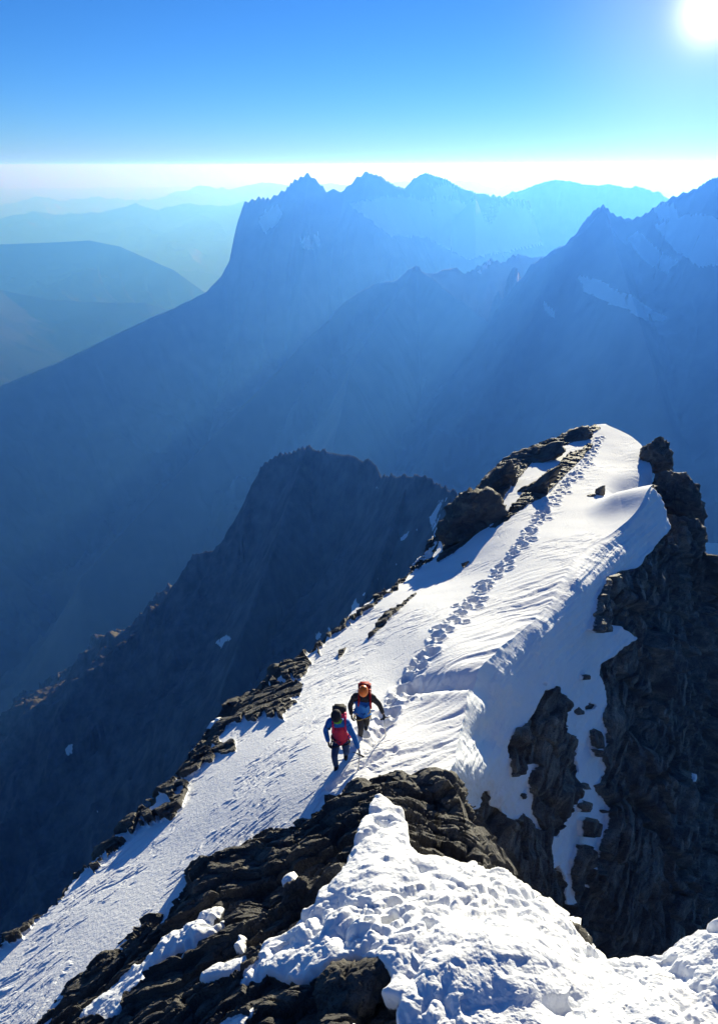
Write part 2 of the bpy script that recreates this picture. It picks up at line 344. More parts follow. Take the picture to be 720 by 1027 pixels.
#FOREGROUND
# ------------------------------------------------------------------ foreground materials
def snow_rock_material(name='snow_and_rock', normal=(-0.35, -0.45, 0.82), stretch=4.0, pale=1.0):
    m = Mat(name); c = m.coord()
    # layered dark rock: thin strata dipping to the left, blocks, pale flecks and rust
    st = m.strata((1.0, 1.0, stretch), normal); n1 = m.noise(st, 1.2, 10, 0.66, 0.5); n2 = m.noise(st, 7.0, 8, 0.72, 0.3); n3 = m.noise(c, 0.6, 4, 0.5); n4 = m.noise(st, 26.0, 6, 0.7)
    rock = m.ramp(n1, [(p, tuple(x * pale for x in cc)) for p, cc in ((0.32, (0.022, 0.021, 0.022)), (0.47, (0.050, 0.047, 0.045)), (0.60, (0.098, 0.090, 0.075)), (0.76, (0.20, 0.18, 0.14)))])
    rock = m.mix(m.ramp(n2, [(0.50, (0, 0, 0)), (0.70, (0.8, 0.8, 0.8))]), rock, (0.165, 0.16, 0.14))
    rock = m.mix(m.ramp(n4, [(0.36, (0.85, 0.85, 0.85)), (0.50, (0, 0, 0))]), rock, (0.014, 0.014, 0.016))
    rock = m.mix(m.ramp(n3, [(0.52, (0, 0, 0)), (0.75, (0.45, 0.45, 0.45))]), rock, (0.085, 0.080, 0.070))
    # snow: clean, a little dull where it has melted and refrozen
    s1 = m.noise(c, 1.1, 5, 0.6)
    snow = m.mix(m.ramp(s1, [(0.35, (0, 0, 0)), (0.7, (1, 1, 1))]), (0.86, 0.87, 0.885), (0.80, 0.82, 0.85))
    rag = m.noise(c, 5.5, 6, 0.7)
    k = m.math('ADD', m.attr('snow'), m.math('MULTIPLY', m.math('SUBTRACT', rag, 0.5), m.attr('rag')))
    f = m.ramp(k, [(0.485, (0, 0, 0)), (0.53, (1, 1, 1))])
    m.l(m.mix(f, rock, snow), m.b.inputs['Base Color'])
    ro = m.n('ShaderNodeMapRange'); m.l(f, ro.inputs[0]); ro.inputs[3].default_value = 0.72; ro.inputs[4].default_value = 0.85
    m.l(ro.outputs[0], m.b.inputs['Roughness'])
    m.l(m.ramp(f, [(0, (.3, .3, .3)), (1, (.04, .04, .04))]), m.b.inputs['Specular IOR Level'])
    # relief below the mesh size
    rb_ = m.math('ADD', m.math('MULTIPLY', n2, 0.16), m.math('MULTIPLY', n4, 0.05))
    sb = m.math('ADD', m.math('MULTIPLY', m.noise(c, 14.0, 6, 0.6), 0.018), m.math('MULTIPLY', m.noise(c, 60.0, 4, 0.6), 0.0035))
    h = m.n('ShaderNodeMix', data_type='FLOAT'); m.l(f, h.inputs[0]); m.l(rb_, h.inputs[2]); m.l(sb, h.inputs[3])
    m.l(m.bump(h.outputs[0], 1.0, 0.85), m.b.inputs['Normal'])
    return m.m
M_SR = snow_rock_material(pale=1.9)
M_CLIFF = snow_rock_material('cliff_rock_and_snow', (0.0, -0.3, 0.95), 1.9, 3.0)

def tps(pts, vals, reg=0.0):
    """thin plate spline through (x, y) -> value"""
    p = np.asarray(pts, float) / 300.0; v = np.asarray(vals, float); n = len(p)
    def U(r2): return 0.5 * r2 * np.log(r2 + 1e-12)
    K = U(((p[:, None] - p[None])**2).sum(-1)) + reg * np.eye(n)
    A = np.zeros((n + 3, n + 3)); A[:n, :n] = K; A[:n, n] = 1; A[:n, n + 1:] = p; A[n:, :n] = A[:n, n:].T
    w = np.linalg.solve(A, np.concatenate([v, np.zeros(3)]))
    def f(x, y):
        s = x.shape; q = np.stack([x.ravel(), y.ravel()], -1) / 300.0; out = np.empty(len(q))
        for i in range(0, len(q), 50000):
            b = q[i:i + 50000]; out[i:i + 50000] = U(((b[:, None] - p[None])**2).sum(-1)) @ w[:n] + w[n] + b @ w[n + 1:]
        return out.reshape(s)
    return f
def catmull(P, n, t=None):
    """n points along a Catmull-Rom curve through P (k, d), spaced evenly in photo length"""
    P = np.asarray(P, float); k = len(P)
    Q = np.concatenate([[2 * P[0] - P[1]], P, [2 * P[-1] - P[-2]]])
    if t is None: t = np.linspace(0, k - 1, n)
    i = np.clip(np.floor(t).astype(int), 0, k - 2); f = (t - i)[:, None]
    a, b, c, d = Q[i], Q[i + 1], Q[i + 2], Q[i + 3]
    return 0.5 * (2 * b + (c - a) * f + (2 * a - 5 * b + 4 * c - d) * f**2 + (3 * b - a - 3 * c + d) * f**3)
def even_t(P, n):
    P = np.asarray(P, float); s = np.concatenate([[0], np.cumsum(np.linalg.norm(np.diff(P, axis=0), axis=1))])
    return np.interp(np.linspace(0, s[-1], n), s, np.arange(len(P)))
def dist_poly(px, py, line):
    """distance in photo pixels to a polyline, and the position along it"""
    q = np.asarray(line, float); best = np.full(px.shape, 1e9); pos = np.zeros(px.shape); acc = 0.0
    for a, b in zip(q[:-1], q[1:]):
        d = b - a; ll = (d**2).sum(); t = np.clip(((px - a[0]) * d[0] + (py - a[1]) * d[1]) / ll, 0, 1)
        e = np.hypot(px - a[0] - t * d[0], py - a[1] - t * d[1]); m = e < best
        best = np.where(m, e, best); pos = np.where(m, acc + t * math.sqrt(ll), pos); acc += math.sqrt(ll)
    return best, pos
def blur(a, n=1):
    for _ in range(n):
        p = np.pad(a, 1, mode='edge'); a = (p[:-2, 1:-1] + p[2:, 1:-1] + p[1:-1, :-2] + p[1:-1, 2:] + 2 * p[1:-1, 1:-1]) / 6
    return a

def rock_relief(P, N, scale=1.0, seed=0, slab=0.16, where=None, rot=(-0.35, -0.45, 0.82), big_gain=1.0):
    """layered, blocky relief in metres along the normal, worked out only where rock shows"""
    full = P.reshape(-1, 3); sel = np.ones(len(full), bool) if where is None else where.reshape(-1)
    p = full[sel].astype(np.float32) / scale; res = np.zeros(len(full), np.float32)
    if not len(p): return res.reshape(P.shape[:2])
    q = p @ np.array(frame_of(rot), np.float32).T
    w = fbm(q[:, 0] * .6, q[:, 1] * .6, q[:, 2] * .6, 3, seed)
    lay = q[:, 2] * 3.4 + w * 1.3
    fl = np.floor(lay); fr = lay - fl
    step = (_P[(fl.astype(np.int32) + seed) & 511] / 511.0) + 0.35 * fr
    f1, f2, idv = worley(np.stack([q[:, 0] * 0.8, q[:, 1] * 0.9, q[:, 2] * 2.6], -1) + w[:, None] * 0.35, seed)
    crack = -np.exp(-((f2 - f1) / 0.06)**2) * 0.45
    g1, g2, idw = worley(np.stack([q[:, 0] * 2.6, q[:, 1] * 3.0, q[:, 2] * 9.0], -1) + w[:, None], seed + 1)
    c2 = -np.exp(-((g2 - g1) / 0.08)**2) * 0.10
    big = fbm(p[:, 0] * .35, p[:, 1] * .35, p[:, 2] * .35, 4, seed + 5)
    r = big * 2.8 * big_gain + (step - .5) * 1.0 + (idv - .5) * 1.2 + crack + (idw - .5) * 0.42 + c2
    r += 0.16 * ridged(q[:, 0] * 3, q[:, 1] * 3, q[:, 2] * 8, 4, seed + 9)
    res[sel] = r * slab * scale
    return res.reshape(P.shape[:2])

# ------------------------------------------------------------------ the snow slope and its crest
LEFT = np.array([(-110,1085,90,1200),(-60,1030,130,1100),(0,955,200,1040),(61,897,300,960),(117,842,360,890),(178,782,400,845),(225,735,425,808),(262,700,453,775),(290,673,462,735),(318,650,474,682),
    (350,621,503,649),(390,588,545,612),(432,560,578,558),(444,537,616,533),(466,507,652,499),(496,470,656,480),(540,447,648,456),(575,435,634,438),(597,426,607,425)], float)
depth_left = [(-60,1030,14.2),(0,955,15.8),(61,897,17),(117,842,18.5),(178,782,20.2),(225,735,22),(290,673,25.5),(350,621,29),(390,588,32),(435,558,36),
    (200,1040,10.6),(300,960,11.3),(360,890,12.2),(400,845,13.1),(425,808,14.0),(453,775,15.0),(462,735,16.6),(474,682,18.8),(503,649,20.8),(545,612,23.6),(578,558,28.2),(616,533,31),(652,499,35),
    (337,770,15.9),(362,735,17.4),(250,830,15.4),(130,930,14.1),(440,640,22.2),(520,560,29),(400,690,19.9),
    (466,507,41),(496,470,45),(540,447,49),(597,426,53),(656,480,41),(648,456,45),(634,438,50),(600,500,36.5),(560,505,36),(607,425,53),(620,470,43),(585,470,42.5)
]
fl_ = tps([(a, b) for a, b, c in depth_left], [1.0 / c for a, b, c in depth_left], 1e-5)

rocks_left = [[(443,552),(445,535),(462,510),(487,489),(491,475),(510,456),(532,446),(557,441),(578,432),(596,425),(603,430),(587,438),(557,451),(532,465),(512,489),(507,498),(495,518),(474,540),(449,560),(438,566)],
    [(518,505),(530,492),(541,481),(566,460),(582,451),(591,444),(595,446),(582,461),(566,478),(545,498),(524,511),(496,530),(490,529)],
    [(367,642),(379,626),(396,611),(412,599),(419,596),(404,609),(394,620),(375,637)], [(340,655),(349,650),(345,658),(338,662)], [(462,566),(470,562),(465,571)],
    [(320,640),(299,660),(285,675),(262,694),(236,716),(206,748),(178,776),(140,808),(110,838),(84,862),(50,893),(20,920),(2,940),(-30,962),(-30,975),(12,950),(23,947),(37,929),(51,912),(84,889),(112,863),(140,835),(163,831),(187,808),(195,792),(182,790),(210,768),(238,756),(262,722),(272,716),(243,752),(262,742),(283,727),(299,706),(312,690),(303,684),(322,660)],
    [(352,628),(366,616),(380,602),(398,584),(418,566),(438,552),(442,560),(420,574),(404,588),(388,602),(372,616),(350,632),(320,655),(316,648)],
    [(167,822),(176,815),(186,806),(183,812),(172,824)]]
def build_left():
    nv, nu = 1500, 560
    t = even_t((LEFT[:, :2] + LEFT[:, 2:]) / 2, nv); EK = catmull(LEFT, nv, t)
    # the far end is short in the photo and needs rows of its own
    u = np.linspace(0, 1, nu)[:, None]
    s = np.arange(nv)
    # wind-cut feathering along the crest and rag along the left edge
    jag = 5.0 * fbm(s / 16.0, s * 0, 0, 4, 3) * sstep(520, 700, s) * sstep(1210, 1150, s) + 2.0 * fbm(s / 30.0, s * 0 + 5, 0, 3, 4)
    ejag = 9.0 * fbm(s / 40.0, s * 0 + 9, 0, 4, 8, 0.5) * sstep(1250, 1050, s) + 2.0 * fbm(s / 14.0, s * 0 + 9, 0, 3, 8, 0.5)
    px = EK[:, 0] * (1 - u) + EK[:, 2] * u + jag * u**6 + ejag * (1 - u)**8
    py = EK[:, 1] * (1 - u) + EK[:, 3] * u - 0.3 * jag * u**6 + ejag * 0.8 * (1 - u)**8
    P = at(px, py, 1.0 / np.clip(fl_(px, py), 1 / 90.0, 1 / 9.0))
    N = grid_normals(P); N *= np.sign(-(N * P).sum(-1))[..., None]
    d = 1.0 / np.clip(fl_(px, py), 1/90., 1/9.)
    wx = 3.0 * fbm(px / 14, py / 14, 0, 4, 31); wy = 3.0 * fbm(px / 14, py / 14, 0, 4, 32)
    rim = fbm(px / 22, py / 22, 0, 4, 37)
    rk = px_mask(px + wx, py + wy, rocks_left[:5] + rocks_left[7:])
    rk = np.maximum(rk, px_mask(px + wx * 2 + 5 * rim, py + wy * 2 + 5 * rim + 3, rocks_left[5:7]) * (rim > -0.06))
    snow = 1 - rk
    sm = blur(snow, 5)
    # snow relief
    U_ = np.broadcast_to(u, px.shape); arc = np.broadcast_to(s, px.shape)
    X, Y, Z = P[..., 0], P[..., 1], P[..., 2]
    fallx, fally = EK[:, 2] - EK[:, 0], EK[:, 3] - EK[:, 1]
    # metres along the crest and across the slope
    mid_ = P[nu // 2]; sm_ = np.concatenate([[0], np.cumsum(np.linalg.norm(np.diff(mid_, axis=0), axis=1))])
    width = np.concatenate([np.zeros((1, nv)), np.cumsum(np.linalg.norm(np.diff(P, axis=0), axis=-1), axis=0)], 0)
    S = np.broadcast_to(sm_, px.shape); Wd = width
    fa = at(80., 905., 17.0); fb = at(400., 690., 20.5); fd = (fb - fa) / np.linalg.norm(fb - fa)
    nm = N.reshape(-1, 3).mean(0); cd = np.cross(fd, nm); cd /= np.linalg.norm(cd)
    bend0 = 1.6 * fbm(X * .09, Y * .09, Z * .09, 3, 49)
    S = P @ cd + bend0; Wd = P @ fd
    bend = 0.35 * fbm(Wd / 5, S / 3, 0, 3, 50)
    bend = bend + 0.5 * fbm(X * .8, Y * .8, Z * .8, 3, 57); sas = fbm((S + bend) * 4.6, Wd * 1.15, 0, 4, 51, 0.62); sas2 = fbm((S + bend) * 14.0, Wd * 4.0, 0, 3, 52)
    patch = 0.45 + 1.3 * sstep(-.15, .3, fbm(X * .35, Y * .35, Z * .35, 3, 58)); sas = sas * patch
    lum = fbm(X * 1.4, Y * 1.4, Z * 1.4, 5, 53, 0.55)
    h = 0.0062 * sas + 0.003 * sas2 + 0.006 * lum + 0.09 * fbm(X * .16, Y * .16, Z * .16, 3, 54)
    plates = sstep(0.24, 0.32, sas) * 0.010 - sstep(-0.30, -0.40, sas) * 0.012; h = h + plates
    # feathered ridges near the crest
    cr = sstep(0.55, 1.0, U_) * sstep(620, 760, arc) * sstep(1260, 1150, arc)
    h += cr * 0.09 * (np.abs(fbm((S + bend * .6) * 1.5, Wd * 0.25, 0, 3, 55)) * 2.4 - 0.3)
    near = sstep(0.55, 1.0, U_) * sstep(700, 600, arc)
    h += near * 0.13 * fbm(X * 1.1, Y * 1.1, Z * 1.1, 4, 56)
    # wind-cut trench across the slope above the climbers
    dd, pos = dist_poly(px, py, [(388,697),(404,691),(430,687),(455,684),(480,681)])
    h -= 0.30 * np.exp(-(dd / 7.0)**2) * sstep(0, 25, pos)
    dd, pos = dist_poly(px, py + 3, [(400,700),(440,694),(480,692)]); h += 0.06 * np.exp(-(dd / 9.0)**2)
    # scooped side of the crest
    for ln, dep, w in [([(395,716),(388,726),(376,740),(366,752)], .22, 4.0), ([(330,790),(350,775),(372,762),(395,752)], .18, 3.0), ([(372,772),(400,758),(440,748)], .10, 3)]:
        dd, pos = dist_poly(px, py, ln); h -= dep * np.exp(-(dd / w)**2) * (0.6 + 0.8 * lum)
    P = P + N * (h * sstep(0.3, 0.9, sm))[..., None]
    # snow wave whose top hides a hollow behind it
    wd, wp = dist_poly(px, py, [(585,516),(622,503),(656,498)]); td, tp_ = dist_poly(px, py, [(598,497),(630,488),(662,480)])
    P = P + N * (0.55 * np.exp(-(wd / 9.0)**2) * sstep(0, 40, wp) - 0.75 * np.exp(-(td / 8.0)**2) * sstep(0, 30, tp_))[..., None]
    # boot track up the crest: pairs of prints with lips
    tr = [(352,752),(372,728),(392,712),(408,690),(421,668),(436,645),(452,625),(470,606),(488,588),(504,568),(518,552),(530,535),(541,518),(552,502),(566,488),(582,470),(594,452),(602,438)]
    tp = catmull(np.array(tr, float), 60); tq = at(tp[:, 0], tp[:, 1], 1.0 / fl_(tp[:, 0], tp[:, 1]))
    L_ = np.concatenate([[0], np.cumsum(np.linalg.norm(np.diff(tq, axis=0), axis=1))])
    k = np.arange(0.2, L_[-1], 0.40); R = random.Random(5)
    for i, a in enumerate(k):
        c0 = np.array([np.interp(a, L_, tq[:, j]) for j in range(3)])
        c1 = np.array([np.interp(a + .1, L_, tq[:, j]) for j in range(3)]); dr = c1 - c0; dr /= np.linalg.norm(dr)
        side = np.cross(dr, (0, 0, 1)); side /= np.linalg.norm(side)
        for rep in range(2 if R.random() < .3 else 1):
            c = c0 + side * ((0.13 if i % 2 else -0.13) + R.uniform(-.07, .07) + (0.28 * rep * R.choice((-1, 1)))) + dr * R.uniform(-.1, .1)
            cx_, cy_ = pix(c); m = (np.abs(px - cx_) < 36) & (np.abs(py - cy_) < 36); wob = 0.25 + 1.5 * np.abs(lum[m])
            q = P[m] - c; sz = R.uniform(.55, 1.3); rr = ((q @ dr / (0.17 * sz))**2 + (q @ side / (0.12 * sz))**2) * (0.6 + wob)
            e = -R.uniform(.09, .17) * np.exp(-rr**1.6) + 0.04 * np.exp(-((np.sqrt(rr) - 1.7) / 0.45)**2)
            P[m] += N[m] * (e * sm[m])[:, None]
    # loose clods left and right of it
    cd_, cp_ = dist_poly(px, py, tr[1:]); cw = 3.0 + 7.0 * sstep(560, 760, py)
    P = P + N * (0.05 * np.exp(-(cd_ / cw)**2) * fbm(X * 4, Y * 4, Z * 4, 4, 59, .65) * sm)[..., None]
    rr_ = rock_relief(P, N, 1.0, 3, 0.10, where=sm < 0.75) + 0.03
    edge = sstep(0.12, 0.0, U_) ; upper = sstep(1150, 1230, arc)
    bulge = 0.05
    P = P + N * ((rr_ + bulge) * sstep(0.7, 0.2, sm))[..., None]
    # beyond the left edge the face falls away to the valley
    ext = []; e0 = P[0]; out = np.stack([np.full(nv, -0.62), np.full(nv, 0.50), np.zeros(nv)], -1)
    upv = sstep(1150, 1350, s)[:, None]; out = out * (1 - upv) + np.array([-0.35, 0.8, 0.0]) * upv
    ds = np.concatenate([np.linspace(0.05, 3, 50), np.linspace(3.4, 60, 60)])
    for dlen in ds[::-1]:
        q = e0 + out * dlen * (0.75) + np.array([0, 0, -1.0]) * (dlen**1.08) * 1.35; ext.append(q)
    Ex = np.array(ext); Ne = grid_normals(Ex); Ne *= np.sign(Ne[..., 2:3])
    wgt = np.clip(ds[::-1] / 1.0, 0, 1)[:, None]
    Ex = Ex + Ne * (rock_relief(Ex, Ne, 2.0, 9, 0.3) * wgt)[..., None]
    P = np.concatenate([Ex, P], 0); sn = np.concatenate([np.clip(0.62 * sstep(.1, .35, fbm(Ex[..., 0] * .5, Ex[..., 1] * .5, Ex[..., 2] * .5, 4, 77)), 0, 1), sm], 0)
    rag = np.concatenate([np.full(Ex.shape[:2], 0.5), np.full(px.shape, 0.35)], 0)
    # beyond the summit the sheet turns over and drops to the far side
    last = P[:, -1]; far = [last + np.array([0.1, 0.9, -0.9]) * x for x in (0.6, 1.6, 3.5, 8, 18, 40, 80)]
    P = np.concatenate([P, np.stack(far, 1)], 1); sn = np.pad(sn, ((0, 0), (0, 7)), mode='edge'); rag = np.pad(rag, ((0, 0), (0, 7)), mode='edge')
    o = grid_mesh('snow_slope', P, M_SR, {'snow': sn, 'rag': rag}, sharp=sn)
    structure(o, 'sunlit snow slope with boot tracks leading up to the rocky top', 'slope')
    crest_px, crest_py = px[-1], py[-1]
    return crest_px, crest_py, P[len(ds) + nu - 1, :nv], P
kx, ky, crestP, leftP = build_left()

# ------------------------------------------------------------------ the shaded snow face and cliff to the right of the crest
CL_K = [(425,808),(453,775),(462,735),(474,682),(503,649),(545,612),(578,558),(616,533),(652,499)]
CL_F = [(470,1080),(560,1110),(680,1120),(800,1090),(815,960),(815,840),(805,730),(775,640),(735,578),(714,556),(699,536),(688,520),(672,519)]
snow_right = [[(400,830),(425,795),(440,760),(450,735),(460,690),(500,640),(545,600),(575,550),(616,520),(650,485),(662,500),(671,531),(653,552),(637,570),(620,572),(603,581),(595,602),(585,631),(591,635),(607,625),(620,629),(637,639),(628,645),(620,653),(599,666),
    (599,678),(605,699),(599,720),(603,741),(597,757),(602,776),(591,787),(603,807),(602,828),(595,845),(597,862),(587,876),(582,853),(580,845),(572,847),(568,870),(570,891),(575,905),(566,907),(564,882),(557,868),(550,874),(549,853),(545,839),(557,839),(566,812),(576,774),(576,741),(557,730),(564,705),(553,687),(541,693),(530,718),(510,732),(505,749),(507,780),(520,766),(535,766),(526,776),(528,795),(530,816),(537,832),(528,828),(520,814),(512,820),(515,862),(511,862),(505,820),(499,810),(489,807),(487,791),(480,793),(481,803),(474,814),(474,837),(468,832),(453,803),(451,778)],
    [(583,888),(586,886),(585,904),(581,902)], [(694,776),(697,776),(696,784),(694,784)]]
isl = [[(582,709),(588,704),(594,707),(590,711),(583,712)], [(577,677),(582,676),(582,681),(578,682)], [(586,733),(591,730),(593,742),(591,752),(587,748)], [(576,822),(581,818),(584,826),(584,836),(577,838)],
    [(579,784),(584,784),(584,791),(579,791)], [(573,806),(577,800),(577,810),(574,815)], [(519,795),(524,795),(525,801),(520,801)], [(573,712),(577,708),(578,716),(574,718)], [(541,685),(544,685),(543,688)], [(587,751),(597,755),(592,759),(588,757)], [(596,812),(601,812),(600,816)], [(589,850),(595,852),(593,860)]]
def build_right():
    nv, nu = 900, 900
    F_ = np.array(CL_F, float); t = even_t(F_, nv); Fv = catmull(F_, nv, t)
    # crest samples taken from the finished slope so the two sheets meet exactly
    iK = []
    kk = np.stack([kx, ky], -1)
    for (a, b) in CL_K: iK.append(np.argmin(((kk[600:] if b < 700 else kk) - (a, b))**2 @ np.ones(2)) + (600 if b < 700 else 0))
    iK = np.array(sorted(iK)); iK[-1] += 18
    # the knots of the crest against the knots of the far edge
    kn = np.concatenate([np.linspace(0, 7, len(iK))[:0], [0, 1, 2, 3, 4, 5, 6.2, 7.6, 12]])
    idx = np.interp(t, kn, iK); i0 = np.floor(idx).astype(int); fr = (idx - i0)[:, None]; i1 = np.minimum(i0 + 1, len(kx) - 1)
    Kp = crestP[i0] * (1 - fr) + crestP[i1] * fr
    kpx, kpy = pix(Kp)
    cs = list(zip(kpx[::24], kpy[::24], (Kp[::24, 1] * CP - Kp[::24, 2] * SP)))
    # the face hangs from the crest line: about 66 degrees steep above, steeper further down
    A = at(474, 682, 18.8); c = at(652, 499, 35.0) - A; c /= np.linalg.norm(c); hh = np.cross(c, [0, 0, 1.0]); hh /= np.linalg.norm(hh); upn = np.cross(hh, c)
    def face(x, y):
        dip = math.radians(np.interp(y, [560, 680, 860], [70, 71, 71])); n = hh * math.sin(dip) + upn * math.cos(dip)
        return float((n @ A) / (n @ at(x, y, 1.0)))
    ctl = list(cs)
    for x in (475, 500, 530, 560, 600, 640, 680):
        for y in (600, 640, 690, 740, 800, 870, 950, 1080):
            if y < np.interp(x, [474, 503, 545, 578, 616, 652, 680], [700, 668, 632, 585, 556, 530, 590]): continue
            dd_ = face(x, y)
            if x >= 640: dd_ -= 1.6 + (1.5 if x == 680 else 0)
            ctl.append((x, y, dd_))
    for x, y in ((540,632),(560,612),(580,582),(600,572),(620,556),(640,545),(655,530),(600,590),(620,580),(650,560)): ctl.append((x, y, face(x, y) - (1.0 if x > 640 else 0)))
    ctl += [(672,519,36.2),(688,520,36.5),(699,536,36.5),(714,556,37.5),(735,578,42)]
    for x, y in ((707,666),(712,703),(699,762),(690,837),(703,887),(712,940)): ctl.append((x, y, face(x, y) * 0.93)); ctl.append((x + 42, y, face(x, y) * 1.30))
    ctl += [(780,640,60),(800,850,58),(800,1000,50)]
    f = tps([(a, b) for a, b, c in ctl], [1.0 / c for a, b, c in ctl], 3e-5)
    u = np.linspace(0, 1, nu)[:, None]
    px = kpx * (1 - u) + Fv[:, 0] * u; py = kpy * (1 - u) + Fv[:, 1] * u
    top = sstep(10.0, 9.0, t)
    px = px + 8 * fbm(np.broadcast_to(t * 14, px.shape), px * 0, 0, 4, 71) * u**4 * sstep(8, 9, t); py = py + 6 * fbm(np.broadcast_to(t * 14, px.shape) + 50, px * 0, 0, 4, 72) * u**4 * sstep(8, 9, t)
    P = at(px, py, 1.0 / np.clip(f(px, py), 1 / 90., 1 / 12.))
    w0 = np.clip(1 - u * nu / 14, 0, 1)[..., None]                                   # exact join at the crest
    P = P * (1 - w0) + (P - P[:1] + Kp) * w0
    N = grid_normals(P); N *= np.sign(-(N * P).sum(-1))[..., None]
    N = np.stack([blur(N[..., k], 8) for k in range(3)], -1); N /= np.linalg.norm(N, axis=-1, keepdims=True)
    wx = 3.0 * fbm(px / 9, py / 9, 0, 4, 33); wy = 3.0 * fbm(px / 9, py / 9, 0, 4, 34)
    sn = px_mask(px + wx, py + wy, snow_right) * (1 - px_mask(px + wx * .5, py + wy * .5, isl))
    soft = blur(sn, 4)
    X, Y, Z = P[..., 0], P[..., 1], P[..., 2]
    base = sstep(0.0, 0.05, np.broadcast_to(u, px.shape))
    # snow: scooped flutes running down the face, and a ribbed surface
    dd, pos = dist_poly(px, py, [(380,960),(470,760),(500,700),(540,640),(590,590),(640,540),(665,520)])
    flute = 0.10 * fbm(dd / 16.0, pos / 110.0, 0, 3, 81) + 0.06 * fbm(dd / 5.0, pos / 40.0, 0, 3, 82)
    hs_ = flute + 0.06 * fbm(X * 2.2, Y * 2.2, Z * 2.2, 5, 83, 0.6) + 0.02 * fbm(px / 3.2, py / 9.0, 0, 3, 84) + 0.10
    q3 = np.stack([X + .4 * Z, Y, Z * .8], -1).reshape(-1, 3); q3 = q3 + 1.2 * fbm(X * .3, Y * .3, Z * .3, 3, 87).reshape(-1, 1)
    b1, b2, bid = worley(q3 * 0.30, 44); c1, c2, cid = worley(q3 * 0.85, 45)
    blk = (1.7 * (bid - .5) * sstep(0, .15, b2 - b1) - .5 * np.exp(-((b2 - b1) / .06)**2) + .55 * (cid - .5) * sstep(0, .12, c2 - c1) - .16 * np.exp(-((c2 - c1) / .08)**2)).reshape(X.shape)
    hr = rock_relief(P, N, 1.9, 13, 0.11, where=soft < 0.9, rot=(0.0, -0.3, 0.95), big_gain=1.0) + 0.7 * ridged(X * .12, Y * .12, Z * .06, 4, 85) + blk * (0.28 + 0.75 * sstep(610, 665, px))
    # rock bosses: where the dark patches stand proud of the snow
    hr = hr * 1.0 + 0.12
    h = hs_ * sstep(.15, .85, soft) + hr * (1 - sstep(.15, .85, soft)) * np.clip(blur(1 - sn, 6) * 1.4, 0, 1)
    P = P + N * (h * base)[..., None]
    # rows beyond the far edge fall away behind
    e = P[-1]; d0 = np.where((t > 7.5)[:, None], np.array([[0.5, 0.75, -1.5]]), np.array([[0.9, 0.2, -1.6]]))
    ex = np.array([e + d0 * x for x in np.concatenate([np.linspace(.1, 3, 24), np.linspace(4, 60, 26)])])
    Ne = grid_normals(ex); Ne *= np.sign((Ne * np.array([.6, -.2, .5])).sum(-1))[..., None]
    ex = ex + Ne * (rock_relief(ex, Ne, 2.2, 14, 0.3) * np.clip(np.arange(50) / 8, 0, 1)[:, None])[..., None]
    P = np.concatenate([P, ex], 0); soft = np.concatenate([soft, np.zeros(ex.shape[:2])], 0)
    print('right dot', float(np.mean((grid_normals(P[20:300]) * np.sign(-(grid_normals(P[20:300]) * P[20:300]).sum(-1))[...,None]) @ np.array(SUN))))
    o = grid_mesh('cliff', P, M_CLIFF, {'snow': soft, 'rag': np.full(P.shape[:2], 0.30)}, sharp=soft)
    structure(o, 'shaded dark cliff with ragged blue white snow streaks right of the crest', 'cliff')
build_right()

# ------------------------------------------------------------------ the near end of the ridge: trodden snow mound and slabby rock
TOP = [(-60,1105),(20,1030),(60,1000),(100,968),(140,938),(175,908),(208,880),(245,856),(280,834),(315,818),(345,808),(368,793),(388,785),(404,788),(420,799),(434,806),(440,790),(447,786),(456,793),(463,810),(468,832),(480,852),(493,878),(515,893),(540,915),(562,934),(585,958),(603,969),(622,974),(645,975),(668,972),(690,958),(715,942),(760,915),(830,880)]
depth_near = [(-60,1105,10.8),(20,1030,12.5),(100,968,12.9),(175,908,13.0),(245,856,13.4),(315,818,13.6),(388,785,13.8),(434,806,13.2),(447,786,13.4),(463,810,12.8),(480,852,11.6),(493,878,10.8),(540,915,9.8),(585,958,9.0),(622,974,8.7),(668,972,8.5),(715,942,8.5),(760,915,8.4),(830,880,8.8),
    (360,1027,8.0),(250,1027,8.8),(130,1027,10.5),(500,1027,7.65),(640,1027,7.55),(760,1027,7.35),(360,930,9.5),(430,900,9.85),(390,850,11.3),(300,920,10.6),(240,960,10.4),(520,960,8.4),(200,930,11.9),(300,870,12.1),(440,845,11.6),
    (360,1150,6.8),(100,1200,8),(600,1150,6.4),(830,1150,6.4),(-60,1250,8.5),(360,1300,5.8),(700,1300,5.4),(0,1300,7)]
near_snow_poly = [[(378,808),(392,812),(405,822),(410,838),(412,858),(425,868),(448,868),(470,872),(485,880),(500,884),(520,885),(545,905),(570,925),(590,945),(606,955),(640,960),(670,955),(690,940),(720,920),(860,850),(900,1400),(420,1400),(400,1027),(405,1015),(385,1008),(398,990),(382,974),(365,965),(345,972),(322,985),(300,992),(272,985),(258,992),(240,1000),(262,975),(270,955),(300,935),(325,920),(326,905),(345,890),(352,868),(362,850),(366,830)],
    [(226,912),(212,922),(190,936),(165,955),(140,975),(120,992),(95,1015),(85,1030),(120,1030),(135,1005),(155,990),(150,980),(180,962),(196,954),(204,945),(222,925)],
    [(215,935),(230,922),(218,940),(196,958),(180,966)], [(206,990),(228,974),(250,965),(254,975),(238,985),(212,995)], [(244,958),(236,955),(247,940),(250,944)], [(285,890),(300,878),(302,892),(290,900)],
    [(260,1027),(245,1027),(215,1040),(200,1060),(250,1040),(262,1012)], [(345,1050),(360,1035),(400,1060),(380,1090)]]
near_rock_isl = [[(385,929),(398,925),(402,929),(392,934),(384,935)], [(370,936),(380,935),(372,939)]]
